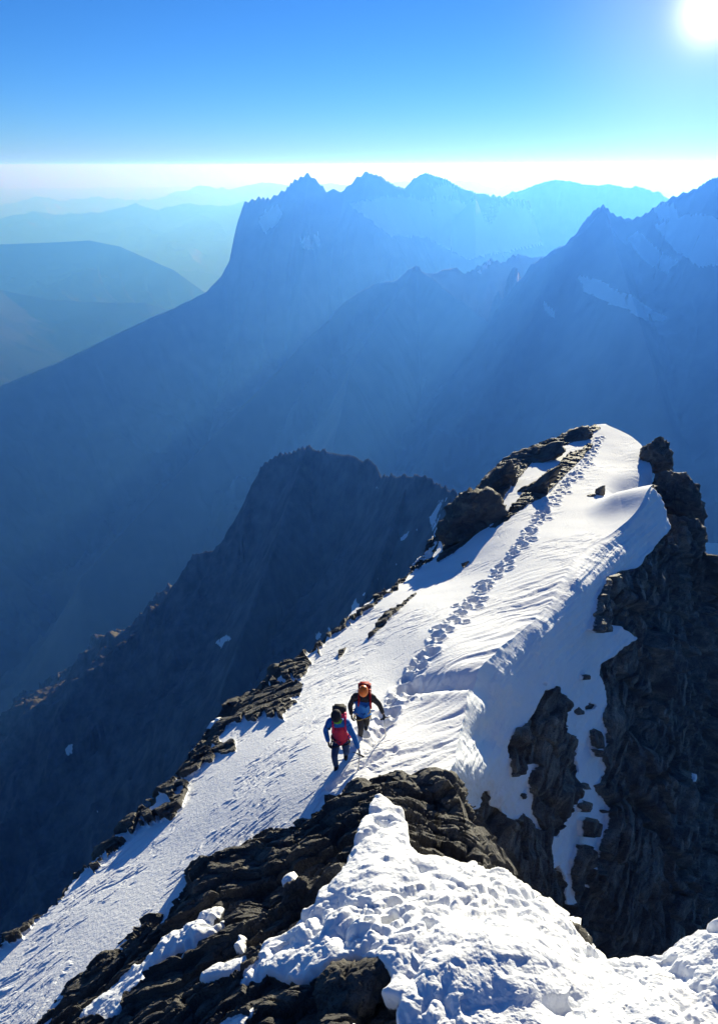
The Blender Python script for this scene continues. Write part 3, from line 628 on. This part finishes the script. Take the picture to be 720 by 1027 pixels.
def build_near():
    nv, nu = 1250, 700
    T_ = np.array(TOP, float); t = even_t(T_, nv); Tv = catmull(T_, nv, t)
    B_ = np.stack([np.interp(Tv[:, 0], [-60, 830], [-130, 900]), np.full(nv, 1320.0)], -1)
    u = np.linspace(0, 1, nu)[:, None]; uu = 0.75 * u + 0.25 * u**2                        # from the top outline down to the feet
    s = np.arange(nv)
    rockcol = sstep(500, 480, Tv[:, 0])
    jag = (5.5 * fbm(s / 22., s * 0, 0, 5, 90, 0.6)) * rockcol + 1.2 * fbm(s / 14., s * 0 + 4, 0, 3, 91)
    px = Tv[:, 0] * (1 - uu) + B_[:, 0] * uu; py = Tv[:, 1] * (1 - uu) + B_[:, 1] * uu + jag * (1 - uu)**12
    f = tps([(a, b) for a, b, c in depth_near], [1.0 / c for a, b, c in depth_near], 2e-5)
    P = at(px, py, 1.0 / np.clip(f(px, py), 1 / 30., 1 / 2.5))
    N = grid_normals(P); N *= np.sign(-(N * P).sum(-1))[..., None]
    N = np.stack([blur(N[..., k], 6) for k in range(3)], -1); N /= np.linalg.norm(N, axis=-1, keepdims=True)
    wx = 4.0 * fbm(px / 16, py / 16, 0, 4, 35); wy = 4.0 * fbm(px / 16, py / 16, 0, 4, 36)
    sn = px_mask(px + wx, py + wy, near_snow_poly) * (1 - px_mask(px, py, near_rock_isl)); soft = blur(sn, 7)
    X, Y, Z = P[..., 0], P[..., 1], P[..., 2]
    # trodden snow: overlapping boot hollows and clods
    p3 = np.stack([X, Y, Z], -1).reshape(-1, 3) * 2.7
    wv = fbm(X * 1.3, Y * 1.3, Z * 1.3, 3, 92).reshape(-1, 1)
    f1, f2, idv = worley(p3 * np.array([1.0, .75, 1.0], np.float32) + wv * 1.3, 21); f1 = f1.reshape(X.shape); idv = idv.reshape(X.shape)
    g1, g2, idw = worley(p3 * 2.3 + wv, 22); g1 = g1.reshape(X.shape)
    hol = -0.17 * np.exp(-(f1 / 0.40)**2) * sstep(.35, .8, idv)
    clump = 0.0
    for fq, am, sd_ in ((1.7, .16, 101), (3.6, .085, 103), (8.0, .032, 105)):
        clump = clump + am * (1 - 2.2 * np.minimum(np.abs(perlin(X * fq + wv.reshape(X.shape) * .6, Y * fq, Z * fq, sd_)), .45)**.85)
    clump = -clump                                                       # rounded tops, creases between them
    hs_ = hol * sstep(-.25, .25, fbm(X * 1.1, Y * 1.1, Z * 1.1, 3, 97)) + (0.16 + 0.40 * sstep(-.2, .3, fbm(X * .6, Y * .6, Z * .6, 2, 99))) * clump + 0.12 * fbm(X * .9, Y * .9, Z * .9, 4, 93) + 0.012 * fbm(X * 16, Y * 16, Z * 16, 3, 94, .6) + 0.12
    crest = np.clip(1 - uu * 12, 0, 1)
    hr = rock_relief(P, N, 0.8, 30, 0.20, where=soft < .9) + 0.05 * ridged(X * .8, Y * .8, Z * .8, 5, 95)
    ks = sstep(.2, .8, soft)
    h = (hs_ + 0.10 * np.clip(blur(sn, 20), 0, 1)) * ks + hr * (1 - ks)
    P = P + N * h[..., None]
    # the far side drops behind the outline
    e = P[0]; ds = np.concatenate([np.linspace(0.03, 1.2, 40), np.linspace(1.4, 14, 26)])
    rc = sstep(430, 500, Tv[:, 0])[:, None]
    dirv = np.array([[-0.15, 0.55, -0.75]]) * (1 - rc) + np.array([[0.55, 0.45, -1.3]]) * rc
    ex = np.array([e + dirv * x for x in ds[::-1]]); Ne = grid_normals(ex); Ne *= np.sign((Ne * np.array([.1, .4, .8])).sum(-1))[..., None]
    hx = rock_relief(ex, Ne, 0.9, 31, 0.2) * np.clip(ds[::-1] / .5, 0, 1)[:, None]
    ex = ex + Ne * hx[..., None]
    P = np.concatenate([ex, P], 0)
    snx = np.broadcast_to(soft[0] * 1.0, ex.shape[:2]) * sstep(3.0, 0.8, ds[::-1])[:, None]
    soft = np.concatenate([snx, soft], 0)
    o = grid_mesh('near_ridge', P, M_SR, {'snow': soft, 'rag': np.full(P.shape[:2], 0.28)}, sharp=soft)
    structure(o, 'trodden snow mound with layered brown slabs at the near end of the ridge', 'ridge')
build_near()

# ------------------------------------------------------------------ loose and standing rocks on the ridge
def plain(name, color, rough=0.6, color2=None, scale=30.0, bump=0.0, metal=0.0):
    m = Mat(name); c = m.n('ShaderNodeTexCoord').outputs['Object']
    n = m.noise(c, scale, 5, 0.6)
    m.l(m.mix(m.ramp(n, [(0.35, (0, 0, 0)), (0.65, (1, 1, 1))]), tuple(color), tuple(color2 or [x * 0.75 for x in color])), m.b.inputs['Base Color'])
    m.b.inputs['Specular IOR Level'].default_value = 0.5 if rough < .5 else 0.12
    m.b.inputs['Roughness'].default_value = rough; m.b.inputs['Metallic'].default_value = metal
    if bump: m.l(m.bump(n, bump, 0.8), m.b.inputs['Normal'])
    return m.m
def rock(label, px, py, depth, size, rot=(0, 0, 0), seed=0, group=None, flat=0.06, snow_top=0.0, sub=5, name='rock', relief=1.0, planes=16):
    """a faceted weathered rock: size = half extents in photo pixels at that depth"""
    bm = bmesh.new(); bmesh.ops.create_icosphere(bm, subdivisions=sub, radius=1.0)
    v = np.array([a.co for a in bm.verts], float); R = np.random.RandomState(seed)
    n = R.normal(size=(planes, 3)); n /= np.linalg.norm(n, axis=1)[:, None]; dist = R.uniform(.70, 1.0, planes)
    dots = np.maximum(v @ n.T, 1e-3); r = dist / dots; r = -np.log(np.exp(-10 * np.minimum(r, 3)).sum(1)) / 10
    r = np.clip(r, .35, 1.15)[:, None]; v = v * r
    m_px = depth / F; s = np.array(size, float) * m_px
    v = v * s; E = np.array(Euler(rot).to_matrix()); v = v @ E.T
    mean = float(s.mean()); q = v / mean
    d = 0.26 * fbm(q[:, 0] * 1.2, q[:, 1] * 1.2, q[:, 2] * 1.2, 4, seed) + 0.20 * ridged(q[:, 0] * 2.4, q[:, 1] * 2.4, q[:, 2] * 2.4, 5, seed + 2, .6)
    f1, f2, idv = worley(np.stack([q[:, 0] * 2.0, q[:, 1] * 2.0, q[:, 2] * 3.5], -1), seed); d += relief * (.13 * (idv - .5) - .10 * np.exp(-((f2 - f1) / .08)**2))
    nn = v / np.linalg.norm(v, axis=1)[:, None]; v = v + nn * (d * mean)[:, None]
    for a, b in zip(bm.verts, v): a.co = b
    me = bpy.data.meshes.new(name); bm.to_mesh(me); bm.free()
    me.polygons.foreach_set('use_smooth', np.ones(len(me.polygons), bool))
    a = me.attributes.new('snow', 'FLOAT', 'POINT'); a.data.foreach_set('value', (snow_top * sstep(.1, .8, nn[:, 2])).astype(np.float32))
    a = me.attributes.new('rag', 'FLOAT', 'POINT'); a.data.foreach_set('value', np.full(len(v), .3, np.float32))
    me.materials.append(M_SR); o = bpy.data.objects.new(name, me); col.objects.link(o)
    o.location = at(px, py, depth); o['label'] = label; o['category'] = 'rock'
    if group: o['group'] = group
    return o
SK = math.radians(35)
rock('big dark rounded crag at the lower end of the band left of the upper snow', 470, 527, 36.0, (24, 30, 36), (0, math.radians(42), 0), 3)
rock('dark knobbly crag in the middle of the band, above the big rounded one', 497, 484, 41.0, (30, 20, 13), (0, math.radians(-42), 0), 5)
rock('long low dark crag just under the snowy summit on its left', 536, 458, 45.5, (38, 22, 9), (0, math.radians(-24), 0), 8)
rock('small dark crag beside the very tip of the summit', 574, 438.5, 50.0, (22, 16, 5.5), (0, math.radians(-20), 0), 12)
rock('long dark rib of rock lying in the upper snow beside the crags', 534, 491, 38.6, (44, 12, 6), (0, math.radians(-43), 0), 15)
rock('blocky dark boulder perched at the right end of the summit snow', 658, 457, 44.5, (20, 20, 20), (0.3, 0.2, 0), 21, planes=26)
rock('largest dark boulder hanging over the right edge below the perched one', 678, 503, 42.0, (29, 26, 40), (0, -0.3, 0), 24, planes=34)
rock('dark crag leaning out at the top corner of the cliff', 684, 540, 38.2, (20, 20, 22), (0, 0.4, 0), 33)
rock('short dark pinnacle poking out of the snow behind the crest', 601, 494, 37.3, (4.5, 5, 8.5), (0, 0.2, 0), 27, sub=4)
rock('low dark stone at the foot of the snow pinnacle', 594, 501, 37.0, (9, 8, 4.0), (0, 0.1, 0), 28, sub=4)
rock('dark rounded knob of rock under the snow lip at the near end of the slope', 452, 806, 13.35, (13, 16, 21), (0, 0.15, 0), 41, flat=.1)
rock('low dark slab breaking through the snow left of the boot track', 392, 619, 29.6, (30, 14, 4.5), (0, math.radians(-42), 0), 43)
rock('tiny dark stone in the snow below the long slab', 345, 657, 26.0, (5, 4, 2), (0, math.radians(-40), 0), 44, sub=3)
rock('tiny dark stone in the open snow below the big rounded crag', 466, 566, 33.0, (5, 4, 2), (0, math.radians(-35), 0), 46, sub=3)
rock('pale flat slab leaning out of the near rocks, lit by the sun', 296, 896, 11.1, (22, 15, 10), (0.3, -0.6, 0.4), 51)
rock('flat dark block sticking out of the trodden snow', 391, 932, 9.75, (13, 8, 4.5), (0, -0.15, 0), 53, sub=4)
rock('layered block at the foot of the snow mound by the bottom edge', 345, 995, 8.5, (46, 30, 20), (0.2, -0.45, 0.3), 57)
rock('dark block half under the snow on the right flank of the mound', 574, 944, 9.5, (26, 16, 12), (0, 0.7, 0), 59)

# ------------------------------------------------------------------ people
def empty(name, loc, rz=0.0, label=None, cat=None, group=None):
    o = bpy.data.objects.new(name, None); col.objects.link(o); o.location = loc; o.rotation_euler = (0, 0, rz)
    if label: o['label'] = label
    if cat: o['category'] = cat
    if group: o['group'] = group
    return o
def skin(name, V, E, R, mat, parent, root=0, sub=2):
    """one continuous surface grown round a skeleton of joints"""
    me = bpy.data.meshes.new(name); me.from_pydata([tuple(v) for v in V], E, []); me.update()
    o = bpy.data.objects.new(name + '_src', me); col.objects.link(o)
    md = o.modifiers.new('Skin', 'SKIN'); md.use_smooth_shade = True; md.branch_smoothing = 0.5
    if not me.skin_vertices: me.attributes  # created by the modifier
    sv = me.skin_vertices[0].data
    for i, r in enumerate(R):
        sv[i].radius = (r, r) if not isinstance(r, tuple) else r; sv[i].use_root = (i == root)
    s = o.modifiers.new('Sub', 'SUBSURF'); s.levels = s.render_levels = sub
    bpy.context.view_layer.update()
    dg = bpy.context.evaluated_depsgraph_get(); m2 = bpy.data.meshes.new_from_object(o.evaluated_get(dg))
    bpy.data.objects.remove(o); m2.name = name; m2.materials.clear(); m2.materials.append(mat)
    for p in m2.polygons: p.use_smooth = True
    q = bpy.data.objects.new(name, m2); col.objects.link(q); q.parent = parent; return q
def bm_obj(name, bm, mat, parent, smooth=True):
    me = bpy.data.meshes.new(name); bm.to_mesh(me); bm.free(); me.materials.append(mat)
    if smooth:
        for p in me.polygons: p.use_smooth = True
    o = bpy.data.objects.new(name, me); col.objects.link(o); o.parent = parent; return o
def ellipsoid(bm, c, r, rot=(0, 0, 0), cut=None, seg=20):
    g = bmesh.ops.create_uvsphere(bm, u_segments=seg, v_segments=seg // 2 + 4, radius=1.0)['verts']
    if cut is not None:
        kill = [v for v in g if v.co.z < cut]; bmesh.ops.delete(bm, geom=kill, context='VERTS'); g = [v for v in g if v.is_valid]
    M = Matrix.Translation(c) @ Euler(rot).to_matrix().to_4x4() @ Matrix.Diagonal((*r, 1)); bmesh.ops.transform(bm, matrix=M, verts=g); return g
def tube(bm, a, b, r0, r1=None, seg=10):
    a, b = Vector(a), Vector(b); d = b - a
    g = bmesh.ops.create_cone(bm, cap_ends=True, segments=seg, radius1=r0, radius2=r0 if r1 is None else r1, depth=d.length)['verts']
    bmesh.ops.transform(bm, matrix=Matrix.Translation((a + b) / 2) @ d.to_track_quat('Z', 'Y').to_matrix().to_4x4(), verts=g); return g
def rbox(bm, c, s, rot=(0, 0, 0), bev=0.02):
    g = bmesh.ops.create_cube(bm, size=1.0)['verts']
    M = Matrix.Translation(c) @ Euler(rot).to_matrix().to_4x4() @ Matrix.Diagonal((*s, 1)); bmesh.ops.transform(bm, matrix=M, verts=g)
    ed = list({e for v in g for e in v.link_edges}); bmesh.ops.bevel(bm, geom=ed, offset=bev, segments=3, affect='EDGES')
def hand(name, wrist, toward, mat, parent, side, grip=True):
    """palm, four unequal curled fingers and a thumb leaving the side of the palm"""
    w = Vector(wrist); z = Vector(toward).normalized(); x = Vector((1, 0, 0)) * side
    x = (x - z * x.dot(z)).normalized(); y = z.cross(x)
    V = [w - z * .03, w + z * .02, w + z * .06]; E = [(0, 1), (1, 2)]; R = [.026, .030, .033]
    for k, (off, ln) in enumerate(((-.028, .070), (-.010, .080), (.010, .075), (.027, .060))):
        b = w + z * .075 + y * off; c = 0.9 if grip else 0.35; i = len(V)
        V += [b, b + z * ln * .45 - x * ln * .35 * c * 1.0, b + z * ln * .5 - x * ln * .9 * c]; E += [(2, i), (i, i + 1), (i + 1, i + 2)]; R += [.012, .0105, .009]
    i = len(V); b = w + z * .03 - y * .034
    V += [b, b + z * .03 - y * .018 - x * .02, b + z * .055 - y * .012 - x * .045]; E += [(1, i), (i, i + 1), (i + 1, i + 2)]; R += [.014, .012, .010]
    return skin(name, V, E, R, mat, parent, 0, 1)
SKIN = plain('skin', (0.45, 0.26, 0.18), 0.5, (0.40, 0.22, 0.15))
BLACK = plain('black_fabric', (0.022, 0.022, 0.026), 0.75, (0.035, 0.035, 0.04), 40, .004)
DBLUE = plain('navy_fabric', (0.015, 0.035, 0.10), 0.75, (0.022, 0.05, 0.13), 40, .004)
BLUE = plain('blue_fabric', (0.02, 0.13, 0.42), 0.65, (0.025, 0.17, 0.50), 25, .004)
RED = plain('red_fabric', (0.60, 0.03, 0.07), 0.65, (0.5, 0.02, 0.06), 25, .004)
PINK = plain('pink_fabric', (0.75, 0.05, 0.16), 0.6, (0.6, 0.03, 0.12), 25)
GREEN = plain('green_fabric', (0.25, 0.62, 0.06), 0.65, (0.2, 0.5, 0.05), 25)
ORANGE = plain('orange_shell', (0.80, 0.20, 0.01), 0.35, (0.78, 0.18, 0.01), 4)
DRED = plain('dark_red_fabric', (0.32, 0.02, 0.02), 0.65, (0.25, 0.015, 0.02), 25)
GREY_G = plain('grey_glove', (0.42, 0.42, 0.44), 0.7, (0.3, 0.3, 0.32), 40)
METAL = plain('brushed_metal', (0.45, 0.46, 0.48), 0.35, (0.4, 0.4, 0.42), 60, 0, 0.9)
TAN = plain('tan_webbing', (0.42, 0.32, 0.14), 0.7)

def surf(px_, py_):
    a, b = pix(leftP[110:, :1500]); k = np.argmin((a - px_)**2 + (b - py_)**2); return leftP[110:, :1500].reshape(-1, 3)[k]

BODY = 0.95
def person(loc, J, label, mats, cap):
    p = empty('person', loc, 0, label, 'person'); J = {k: (v if k == 'tilt' else [q * BODY for q in v] if isinstance(v, list) else v * BODY) for k, v in J.items()}
    hc, ch, nk, hd = J['hip'], J['chest'], J['neck'], J['head']
    body = [hc, ch, nk, hd]; E = [(0, 1), (1, 2), (2, 3)]; R = [.10, .10, .045, .07]
    def add(prev, pts, rr):
        for q, r in zip(pts, rr): body.append(q); R.append(r); E.append((prev, len(body) - 1)); prev = len(body) - 1
    for s in ('L', 'R'): add(1, J['arm' + s], [.045, .035, .03])
    for s in ('L', 'R'): add(0, J['leg' + s], [.08, .055, .04])
    b = skin('body', body, E, R, SKIN, p)
    # a head with a face, turned down to the feet
    h = Vector(hd); bm = bmesh.new(); tilt = J['tilt']; ellipsoid(bm, h, (.076, .095, .118), (tilt, 0, 0), seg=28)
    Mh = Matrix.Translation(h) @ Euler((tilt, 0, 0)).to_matrix().to_4x4()
    ellipsoid(bm, Mh @ Vector((0, -.098, -.005)), (.013, .02, .026), (tilt, 0, 0), seg=10)
    ellipsoid(bm, Mh @ Vector((0, -.06, -.085)), (.04, .035, .03), (tilt, 0, 0), seg=12)
    for s in (-1, 1):
        ellipsoid(bm, Mh @ Vector((s * .077, 0, 0)), (.012, .022, .032), (tilt, 0, 0), seg=10)
        ellipsoid(bm, Mh @ Vector((s * .03, -.083, .012)), (.013, .01, .008), (tilt, 0, 0), seg=10)
    ellipsoid(bm, Mh @ Vector((0, -.09, -.05)), (.024, .008, .006), (tilt, 0, 0), seg=10)
    me = bpy.data.meshes.new('t'); bm.to_mesh(me); bm.free()
    bb = bmesh.new(); bb.from_mesh(b.data); bb.from_mesh(me); bb.to_mesh(b.data); bb.free()
    for f in b.data.polygons: f.use_smooth = True
    # jacket over trunk and arms, cut at the waist and cuffs
    V = [hc + Vector((0, 0, .06)), (hc + ch) / 2, ch, ch.lerp(nk, .55), nk.lerp(hd, .1)]; E = [(0, 1), (1, 2), (2, 3), (3, 4)]; R = [(.15, .13), (.155, .13), (.17, .135), (.12, .10), .065]
    for s in ('L', 'R'):
        pr = 3
        sh, el, ha = J['arm' + s]; pts = [sh, sh.lerp(el, .5), el, el.lerp(ha, .5), el.lerp(ha, .93)]
        for q, r in zip(pts, [.082, .074, .062, .054, .045]): V.append(q); R.append(r); E.append((pr, len(V) - 1)); pr = len(V) - 1
    jk = skin('jacket', V, E, R, mats['jacket'], p, 1)
    bm = bmesh.new(); bm.from_mesh(jk.data)                     # rounded shoulders close the joint of sleeve and yoke
    for s in ('L', 'R'):
        sh = J['arm' + s][0]; ellipsoid(bm, sh.lerp(nk, .12) + Vector((0, 0, -.01)), (.10, .088, .088), seg=20)
        ellipsoid(bm, sh.lerp(J['arm' + s][1], .25), (.078, .078, .095), seg=20)
    bm.to_mesh(jk.data); bm.free()
    for f in jk.data.polygons: f.use_smooth = True
    # the vest or bib front
    V = [hc + Vector((0, -.012, .05)), (hc + ch) / 2 + Vector((0, -.015, 0)), ch + Vector((0, -.015, .02)), ch.lerp(nk, .6) + Vector((0, -.01, 0))]
    skin('vest', V, [(0, 1), (1, 2), (2, 3)], [(.155, .145), (.165, .15), (.175, .155), (.13, .12)], mats['vest'], p, 1)
    V = [nk.lerp(hd, -.15) + Vector((.03, -.05, -.02)), nk + Vector((.05, -.09, .0)), nk + Vector((-.05, -.09, .0))]
    skin('collar', [nk + Vector((0, -.02, -.05)), nk + Vector((0, -.03, .03))], [(0, 1)], [(.125, .125), (.10, .10)], mats['collar'], p, 0, 1)
    # trousers
    V = [hc + Vector((0, 0, .08)), hc + Vector((0, 0, -.02))]; E = [(0, 1)]; R = [(.14, .12), (.15, .125)]
    for s in ('L', 'R'):
        a, k, f = J['leg' + s]; pr = 1
        for q, r in zip([a + Vector((0, 0, -.08)), a.lerp(k, .55), k, k.lerp(f, .5), k.lerp(f, .92)], [.10, .088, .072, .066, .062]): V.append(q); R.append(r); E.append((pr, len(V) - 1)); pr = len(V) - 1
    skin('trousers', V, E, R, mats['trousers'], p, 0)
    for s in ('L', 'R'):
        a, k, f = J['leg' + s]; t = Vector((0, -1, -.25)).normalized()
        skin('boot', [f + Vector((0, .01, .10)), f + Vector((0, .03, .0)), f + Vector((0, -.06, -.02)), f + Vector((0, -.17, -.045))], [(0, 1), (1, 2), (2, 3)], [.058, .055, .05, .042], BLACK, p, 0, 1)
        el, ha = J['arm' + s][1:]
        hand('glove', ha, ha - el, mats['glove' + s], p, 1 if s == 'R' else -1)
    # climbing harness: belt, leg loops, gear
    bm = bmesh.new(); n = 28
    for rr, c, rx, ry, tl in ((.018, hc + Vector((0, 0, .03)), .168, .145, 0.1),):
        pts = [c + Vector((rx * math.cos(a), ry * math.sin(a), .03 * tl * math.sin(a))) for a in np.linspace(0, 2 * math.pi, n, endpoint=False)]
        for q0, q1 in zip(pts, pts[1:] + pts[:1]): tube(bm, q0, q1, rr, seg=6)
    bm_obj('harness', bm, mats['harness'], p)
    for s in ('L', 'R'):
        bm = bmesh.new(); a, k, f = J['leg' + s]; c = a.lerp(k, .28)
        pts = [c + Vector((.108 * math.cos(x), .108 * math.sin(x), .02 * math.cos(x))) for x in np.linspace(0, 2 * math.pi, 20, endpoint=False)]
        for q0, q1 in zip(pts, pts[1:] + pts[:1]): tube(bm, q0, q1, .013, seg=6)
        bm_obj('leg_loop', bm, mats['harness'], p)
    for s, dz in ((-1, -.02), (1, -.04), (1, .0)):
        bm = bmesh.new(); c = hc + Vector((s * .17, -.02 - .05 * dz, -.06 + dz)); tube(bm, c + Vector((0, 0, .06)), c + Vector((s * .02, 0, -.10)), .014, .010, 6)
        bm_obj('climbing_gear', bm, TAN, p)
    # head cover
    bm = bmesh.new(); ellipsoid(bm, Mh @ Vector((0, .012, .025)), (.108, .128, .112), (tilt, 0, 0), cut=-.05, seg=32)
    for k in range(-2, 3): ellipsoid(bm, Mh @ Vector((k * .036, .02, .078 - abs(k) * .010)), (.008, .085, .055), (tilt, 0, 0), seg=10)
    hm = bm_obj('helmet', bm, mats['helmet'], p)
    bm = bmesh.new(); g = [Mh @ Vector((.10 * math.sin(a), -.118 * math.cos(a) + .012, -.0)) for a in np.linspace(-1.1, 1.1, 14)]
    for q0, q1 in zip(g, g[1:]): tube(bm, q0, q1, .014, seg=6)
    bm_obj('goggles' if cap else 'helmet_rim', bm, BLACK, p)
    return p
V3 = lambda *a: Vector(a)
# climber in front: red vest, blue sleeves, leaning on an axe with the arm to the right
JA = dict(hip=V3(.10, .08, .82), chest=V3(.07, .06, 1.12), neck=V3(.05, .01, 1.36), head=V3(.02, -.06, 1.50), tilt=math.radians(38),
    armL=[V3(-.11, .06, 1.26), V3(-.22, .10, .99), V3(-.15, -.05, .77)], armR=[V3(.24, .03, 1.25), V3(.39, -.07, .98), V3(.50, -.18, .70)],
    legL=[V3(.02, .07, .80), V3(-.03, -.10, .44), V3(.0, .0, .08)], legR=[V3(.18, .09, .80), V3(.23, .02, .46), V3(.21, .32, .16)])
LA = Vector(surf(337, 770)) + Vector((0, 0, -.03))
person(LA, JA, 'person with dark helmet, red vest and blue sleeves reaching down to the snow, front climber',
    dict(jacket=BLUE, vest=RED, collar=GREEN, trousers=DBLUE, gloveL=BLACK, gloveR=GREY_G, harness=BLACK, helmet=BLACK), True)
# climber behind: orange helmet, black sleeves
JB = dict(hip=V3(.03, .03, .76), chest=V3(.05, .06, 1.02), neck=V3(.05, .04, 1.24), head=V3(.05, -.03, 1.38), tilt=math.radians(45),
    armL=[V3(-.13, .08, 1.16), V3(-.26, .07, .92), V3(-.22, -.04, .70)], armR=[V3(.23, .08, 1.15), V3(.42, .05, .97), V3(.52, -.03, .73)],
    legL=[V3(-.05, .02, .74), V3(.0, -.14, .42), V3(-.02, .02, .07)], legR=[V3(.11, .04, .74), V3(.13, .02, .42), V3(.12, .32, .16)])
LB = Vector(surf(362, 739)) + Vector((0, 0, -.04))
person(LB, JB, 'person in orange helmet with black sleeves and blue front, arms out, behind the other climber',
    dict(jacket=BLACK, vest=BLUE, collar=BLACK, trousers=BLACK, gloveL=BLACK, gloveR=BLACK, harness=TAN, helmet=ORANGE), False)

def backpack(loc, label, main, lid, s=1.0):
    b = empty('backpack', loc, 0, label, 'backpack')
    bm = bmesh.new(); rbox(bm, (0, 0, 0), (.30 * s, .20 * s, .50 * s), (math.radians(8), 0, 0), .07)
    rbox(bm, (-.0, .11, -.08), (.22 * s, .08, .28 * s), (math.radians(8), 0, 0), .03); bm_obj('main_bag', bm, main, b)
    bm = bmesh.new(); rbox(bm, (0, -.01, .28 * s), (.29 * s, .23 * s, .12 * s), (math.radians(12), 0, 0), .045); bm_obj('top_lid', bm, lid, b)
    for sx in (-1, 1):
        bm = bmesh.new(); pts = [V3(sx * .10, -.09, .22), V3(sx * .115, -.17, .25), V3(sx * .125, -.30, .16), V3(sx * .13, -.33, -.0), V3(sx * .14, -.22, -.16), V3(sx * .13, -.10, -.2)]
        for q0, q1 in zip(pts, pts[1:]): tube(bm, q0, q1, .024, seg=8)
        bm_obj('shoulder_strap', bm, main, b)
    return b
backpack(LA + JA['chest'] * BODY + V3(.01, .21, .02), 'black topped backpack with pink sides on the back of the front climber', PINK, BLACK)
backpack(LB + JB['chest'] * BODY + V3(.03, .21, .0), 'dark red backpack on the back of the climber in the orange helmet', DRED, DRED)

def ice_axe(top, tip, label, ang):
    a = empty('ice_axe', top, 0, label, 'ice axe'); d = Vector(tip) - Vector(top); u = d.normalized()
    side = Vector((math.cos(ang), math.sin(ang), 0)); side = (side - u * side.dot(u)).normalized()
    bm = bmesh.new(); tube(bm, V3(0, 0, 0), d * .93, .014, .013, 10); bm_obj('shaft', bm, METAL, a)
    bm = bmesh.new(); tube(bm, d * .93, d * 1.05, .012, .002, 8); bm_obj('spike', bm, METAL, a)
    bm = bmesh.new(); p = [side * t + u * (.9 * t * t) for t in np.linspace(0, .17, 8)]
    for k, (q0, q1) in enumerate(zip(p, p[1:])): tube(bm, q0, q1, .015 - .0016 * k, .0135 - .0016 * k, 8)
    p = [-side * t + u * (.4 * t * t) for t in np.linspace(0, .10, 4)]
    for q0, q1 in zip(p, p[1:]): rbox(bm, (q0 + q1) / 2, (.04, .045, .018), (0, 0, ang), .004)
    bm_obj('axe_head', bm, BLACK, a); return a
hA = LA + JA['armR'][2] * BODY; ice_axe(hA + V3(.02, -.04, -.09), hA + V3(-.02, -.02, -.62), 'ice axe planted in the snow under the grey glove of the front climber', 2.6)
hB = LB + JB['armR'][2] * BODY; ice_axe(hB + V3(.02, -.03, -.08), hB + V3(.06, -.02, -.62), 'ice axe in the outstretched hand of the orange helmeted climber', .4)
